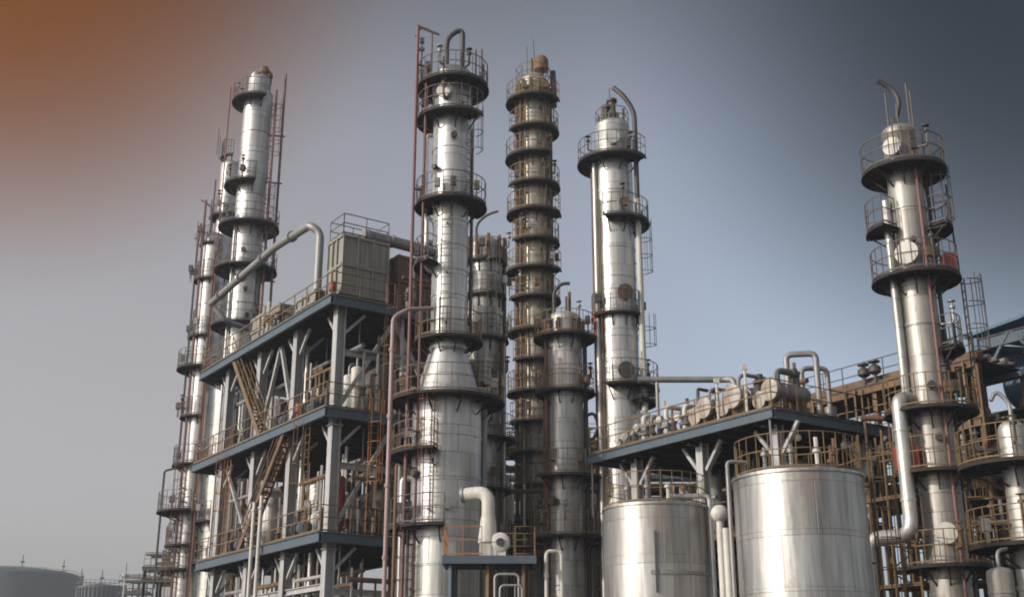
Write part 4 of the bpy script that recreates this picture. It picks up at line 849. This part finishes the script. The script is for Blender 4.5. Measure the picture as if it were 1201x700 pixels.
# height from the photographed crossing
pz = None
for k in range(400):
    tt = -10+k*.05; w_ = Q(S2, tt, 0); xx = 600+F*w_.x/dep(w_.y, 13.5)
    if xx < 1000: pz = ZAT(w_.y, 458); break
o = thing('pipe_rack', 'long ochre pipe rack running in behind the rightmost tower, topped with pipes', 'pipe rack', Q(S2, 0, 0))
T0, T1 = -2.2, 7.5
for s in (S2, S2+3):
    for i in range(5):
        tt = T0+(T1-T0)*i/4; mb = MB(); mb.hbeam(Q(s, tt, 0), Q(s, tt, pz-.2), .22, .22); mb.build('column', 'brown', o)
for zz in (pz, pz-2.3, pz-4.6):
    for s in (S2, S2+3): mb = MB(); mb.hbeam(Q(s-.16, T0, zz-.18), Q(s-.16, T1, zz-.18), .14, .34); mb.build('edge_beam', 'brown', o)
    mb = MB(); mb.box(Q(S2+1.5, (T0+T1)/2, zz-.03), 1.35, (T1-T0)/2, .03, DB, DA); d = mb.build('deck', 'deck', o)
    mb = MB(); rail_line(mb, [Q(S2-.05, T0, zz), Q(S2-.05, T1, zz)], 1.05, 1.1, .028); mb.build('railing', 'rail' if zz < pz else 'railg', d)
    for k in range(5):
        r = (.2, .14, .1, .16, .12)[k]; mb = MB(); q1, q2 = Q(S2+.35+k*.55, T0, zz+r+.05), Q(S2+.35+k*.55, T1, zz+r+.05); mb.tube([q1, q2], r, 10); mb.build('pipe', ('brown', 'grey', 'brown', 'grey', 'dark')[k], o)
mb = MB()
for i in range(22): tt = rnd.uniform(T0, T1); za = pz-rnd.choice((2.5, 4.9, 6.5, 3.6)); mb.tube([Q(S2-.3, tt, za), Q(S2-.3, tt, pz-rnd.choice((.1, .1, 1.4)))], rnd.uniform(.025, .07), 5)
mb.build('hanger_rod', 'rail', o)
for i, (px, py, py2, dx, lb) in enumerate(((921, 412, 480, 1.1, 'grey gooseneck pipe, the taller of two at the right end of the long deck'), (939, 428, 470, 1.0, 'grey gooseneck pipe, the shorter of two at the right end of the long deck'))):
    Y = 44.4+i*.6; p = PT(px, py+4, Y); zb = ZD; e = Vector((dx, -.2+i*.2, 0)); mb = MB()
    mb.tube([(p.x, Y, zb), (p.x, Y, p.z), Vector((p.x, Y, p.z))+e, Vector((p.x, Y, zb))+e], .12 if i == 0 else .10, 12, .25)
    flanges(mb, [(p.x, Y, zb), (p.x, Y, p.z)], .12, 1.5)
    if i: mb.lathe(Vector((p.x, Y, zb+.55)), [(.15, 0), (.24, .02), (.24, .3), (.15, .32)], 12); mb.lathe(Vector((p.x, Y, zb+.55))+e, [(.15, 0), (.24, .02), (.24, .4), (.15, .42)], 12)
    one(mb, 'gooseneck_pipe', 'grey', lb, 'pipe', Vector((p.x, Y, zb)))
for px, Y, lb in ((1013, 48.5, 'left one of two dark valves with handwheels on the pipe rack'), (1026, 48, 'right one of two dark valves with handwheels on the pipe rack')):
    w_ = PT(px, 440, Y); p = Vector((w_.x, Y, pz+.02)); mb = MB(); mb.tube([p, p+UP*.9], .07, 8); mb.lathe(p+UP*.35, [(.12, 0), (.26, .1), (.26, .3), (.12, .42)], 12); mb.lathe(p+UP*.9, [(.24, -.03), (.24, .03)], 14); one(mb, 'valve', 'dark', lb, 'valve', p, 'handwheel valves on the pipe rack')

# ochre access stair tower beside the right tank
def scaffold(P_, nx, ny, zt, label, off=0):
    o = thing('scaffold_tower', label, 'scaffold', P_(0, 0, 0))
    for i in range(nx+1):
        for j in range(ny+1): mb = MB(); mb.tube([P_(i, j, 0), P_(i, j, zt)], .045, 6); mb.build('post', 'rail', o)
    n = int(zt/1.5)
    for k in range(n):
        zz = zt-.9-k*1.5+off; mb = MB()
        for j in range(ny+1): mb.tube([P_(0, j, zz), P_(nx, j, zz)], .035, 5)
        for i in range(nx+1): mb.tube([P_(i, 0, zz), P_(i, ny, zz)], .035, 5)
        mb.tube([P_(k % 2*nx, 0, zz), P_((1-k % 2)*nx, 0, zz-1.5)], .03, 5); mb.build('ledger', 'rail' if k % 2 else 'brown', o)
        if k % 2 and k < 5: c4 = (P_(0, 0, zz-.05)+P_(nx, ny, zz-.05))/2; e1 = P_(nx, 0, 0)-P_(0, 0, 0); e2 = P_(0, ny, 0)-P_(0, 0, 0); mb = MB(); mb.box(c4, e1.length/2, e2.length/2, .03, e1.normalized(), e2.normalized()); mb.build('deck', 'brown', o)
scaffold(lambda i, j, z: Q(3.8+i*.95, -2.6+j*1.05, z), 2, 2, ZD-.6, 'ochre open scaffold between the right tank and the rightmost tower')
scaffold(lambda i, j, z: Vector((PT(1104, 600, 44).x+i*.95, 44+j*1.2, z)), 3, 2, ZAT(44, 520), 'ochre open scaffold right of the rightmost tower, behind the cut off vessel', .4)
scaffold(lambda i, j, z: Q(S2-1.6, -1.4+i*1.0, z)+DB*j*.9, 3, 1, pz-2.6, 'ochre open scaffold under the pipe rack, behind the rightmost tower', .2)

# ================================================================== right edge: platform, vessel, canopy
Y = 37.5
t = TW('reactor_vessel', 'pale insulated vessel cut by the right edge of the picture', 1199, 600, 37.5, 'vessel'); z = t.z
r = t.m(16, 600); shell(t.o, t.c, [(r, 0), (r, z(505))]+dome(r, z(505), .35), 'claddull', 1.4)
t.plat(546, 130, r, -150, 60, railmat='rail'); t.plat(640, 130, r, -150, 60, railmat='rail'); clutter(t, z(546), r, r+1, -120, 0, 3); clutter(t, z(640), r, r+1, -120, 0, 4)
riser(t.o, [t.P(0, .1, z(500)), t.P(0, .1, z(472)), t.P(-90, .35, z(458)), t.P(-90, .55, z(470))], .07, 'grey', 'vapour_pipe', .3)
for px, Y, r, h, lb in ((1174, 36, .38, 1.0, 'small beige vessel with a thin curved pipe low at the right edge'),):
    w_ = PT(px, 690, Y); zb = ZAT(Y, 650)-1.55-.6; q = vvessel((w_.x, Y, zb), r, h, 'cream', lb); mb = MB(); mb.box((w_.x, Y, zb-.06), .8, .8, .06); 
    for sx in (-.7, .7):
        for sy in (-.7, .7): mb.beam((w_.x+sx, Y+sy, 0), (w_.x+sx, Y+sy, zb-.1), .12)
    one(mb, 'vessel_stand', 'brown', 'brown four legged stand under the small beige vessel', 'stand', Vector((w_.x, Y, 0)))
Y = 47; a = PT(1152, 460, Y); zr = ZAT(Y, 396)
o = thing('canopy', 'dark blue steel canopy with a sloping roof at the upper right edge', 'canopy', Vector((a.x, Y, 0)))
def V_(s, tt, zz): return Vector((a.x, Y, 0))+DB*s+DA*tt+UP*zz
mb = MB(); mb.hexa([V_(-.3, -6.5, zr+.5), V_(4.4, -6.5, zr+.9), V_(4.4, .4, zr+.4), V_(-.3, .4, zr-.0)]+[V_(-.3, -6.5, zr+.62), V_(4.4, -6.5, zr+1.02), V_(4.4, .4, zr+.52), V_(-.3, .4, zr+.12)]); mb.build('roof', 'sky', o)
for s in (0, 4):
    for tt in (0, -3.2, -6.2): mb = MB(); mb.hbeam(V_(s, tt, 0), V_(s, tt, zr-.05), .24, .24); mb.build('column', 'sky', o)
mb = MB()
for k in range(7): mb.beam(V_(.1, -6.2+k, zr-.45), V_(3.9, -6.2+k, zr-.05+.1), .1, .2)
mb.hbeam(V_(0, -6.3, zr-.35), V_(0, .2, zr-.35), .18, .5); mb.hbeam(V_(-.1, .2, zr-.3), V_(4.2, .2, zr-.3), .18, .5)
mb.beam(V_(0, -.1, zr-1.9), V_(0, -1.5, zr-.1), .12); mb.beam(V_(0, -3.1, zr-1.9), V_(0, -1.6, zr-.1), .12); mb.beam(V_(0, 0, zr-1.9), V_(0, -6.2, zr-1.9), .14, .2); mb.build('brace', 'blue', o)
mb = MB(); mb.box(V_(2, -3.1, zr-2.0-1.25), 1.9, 3.2, .06, DB, DA); mb.build('deck', 'deck', o)
w_ = V_(2.2, -1.4, zr-2.0-1.19); 
hdrum(w_, DA, 2.2, 1.0, 'sky', 'blue drum lying under the canopy roof')
w_ = V_(2.2, -4.8, zr-2.0-1.19); hdrum(w_, DA, 1.6, .8, 'brown', 'brown drum lying under the canopy near the picture edge')
pipe_rack(1095, 1260, 52, (520, 600, 662), 'ochre pipe rack low behind the rightmost tower at the right edge', 'brown', 3, 5)

for px, Y, py, L, n, zt, m, lb in ((596, 57.5, 640, 5.2, 11, 2.6, 'brown', 'rusty pipe manifold low between the main tower and the brown ringed tower'), (1100, 45, 600, 4.5, 9, 2.4, 'brown', 'rusty pipe manifold right of the rightmost tower, on the upper level'), (1108, 44, 668, 4.5, 9, 1.7, 'grey', 'grey pipe manifold right of the rightmost tower, on the lower level'), (1016, 43.2, 560, 2.2, 5, 2.2, 'brown', 'rusty pipe manifold behind the big elbow pipe')):
    w_ = PT(px, py, Y); q = manifold(lambda x, z, w_=w_: Vector((w_.x+x, w_.y, w_.z+z)), L, n, zt, m, lb)
    mb = MB(); mb.box((w_.x+L/2, w_.y, w_.z-.05), L/2+.2, .5, .05); mb.build('shelf', 'deck', q)
    mb = MB()
    for xx in (.1, L-.1): mb.hbeam((w_.x+xx, w_.y, 0), (w_.x+xx, w_.y, w_.z-.1), .2, .2); 
    mb.build('support', 'brown', q)
# ================================================================== far background, lower left, in the haze
def far_tank(px0, px1, py, Y, label, ribs=False):
    x0, x1 = PT(px0, py, Y).x, PT(px1, py, Y).x; r = (x1-x0)/2; c = Vector(((x0+x1)/2, Y, 0)); zt = ZAT(Y, py)
    q = thing('storage_tank', label, 'tank', c, 'far storage tanks in the haze')
    mb = MB(); mb.lathe(c, [(r, 0), (r, zt), (r+.12, zt+.01), (r+.12, zt+.2)]+[(r*math.cos(math.pi/2*k/6), zt+.2+r*.13*math.sin(math.pi/2*k/6)) for k in range(1, 7)], 60); mb.build('shell', 'far', q)
    mb = MB(); rail_line(mb, arc(c, r, -180, 180, zt+.2, 30), 1.3, 3.0, .06); mb.build('railing', 'dark', q)
    if ribs:
        mb = MB()
        for k in range(36): d = dirn(k*10); mb.beam(c+d*(r+.12), c+d*(r+.12)+UP*zt, .3)
        mb.build('rib', 'far', q)
    return q
far_tank(-70, 93, 678, 330, 'big dark far tank with a low domed roof, at the left edge')
far_tank(92, 146, 690, 260, 'ribbed far tank with a railed roof, right of the domed one', True)
for i, (px, py, Y, lb) in enumerate(((27, 650, 320, 'far thin mast above the domed tank, leftmost'), (75, 656, 350, 'far thin mast near the right end of the domed tank'), (96, 667, 300, 'far mast standing between the two far tanks'), (120, 668, 290, 'far mast behind the ribbed tank'), (148, 660, 190, 'pale far mast right of the ribbed tank'), (163, 672, 240, 'far low mast nearest to the left towers'))):
    w_ = PT(px, py, Y); b = Vector((w_.x, Y, 0)); zt = w_.z; mb = MB(); mb.tube([b, b+UP*zt], [.3, .12], 8); mb.lathe(b+UP*(zt-2), [(.6, 0), (.6, .3)], 8); mb.beam(b+UP*(zt-3.2)-Vector((1, 0, 0)), b+UP*(zt-3.2)+Vector((1, 0, 0)), .25)
    one(mb, 'lamp_mast', 'pale' if px == 148 else 'far', lb, 'mast', b, 'far masts in the haze')
for i, (px0, px1, py, Y, lb) in enumerate(((148, 180, 680, 230, 'far pipe rack low between the ribbed tank and the left towers'), (176, 215, 664, 100, 'far pipe rack close behind the left towers'))):
    q = pipe_rack(px0, px1, Y, (py, py+14), lb, 'dark', 4, 3)

# stray working properties out
for ob in bpy.data.objects:
    if '_w' in ob: del ob['_w']
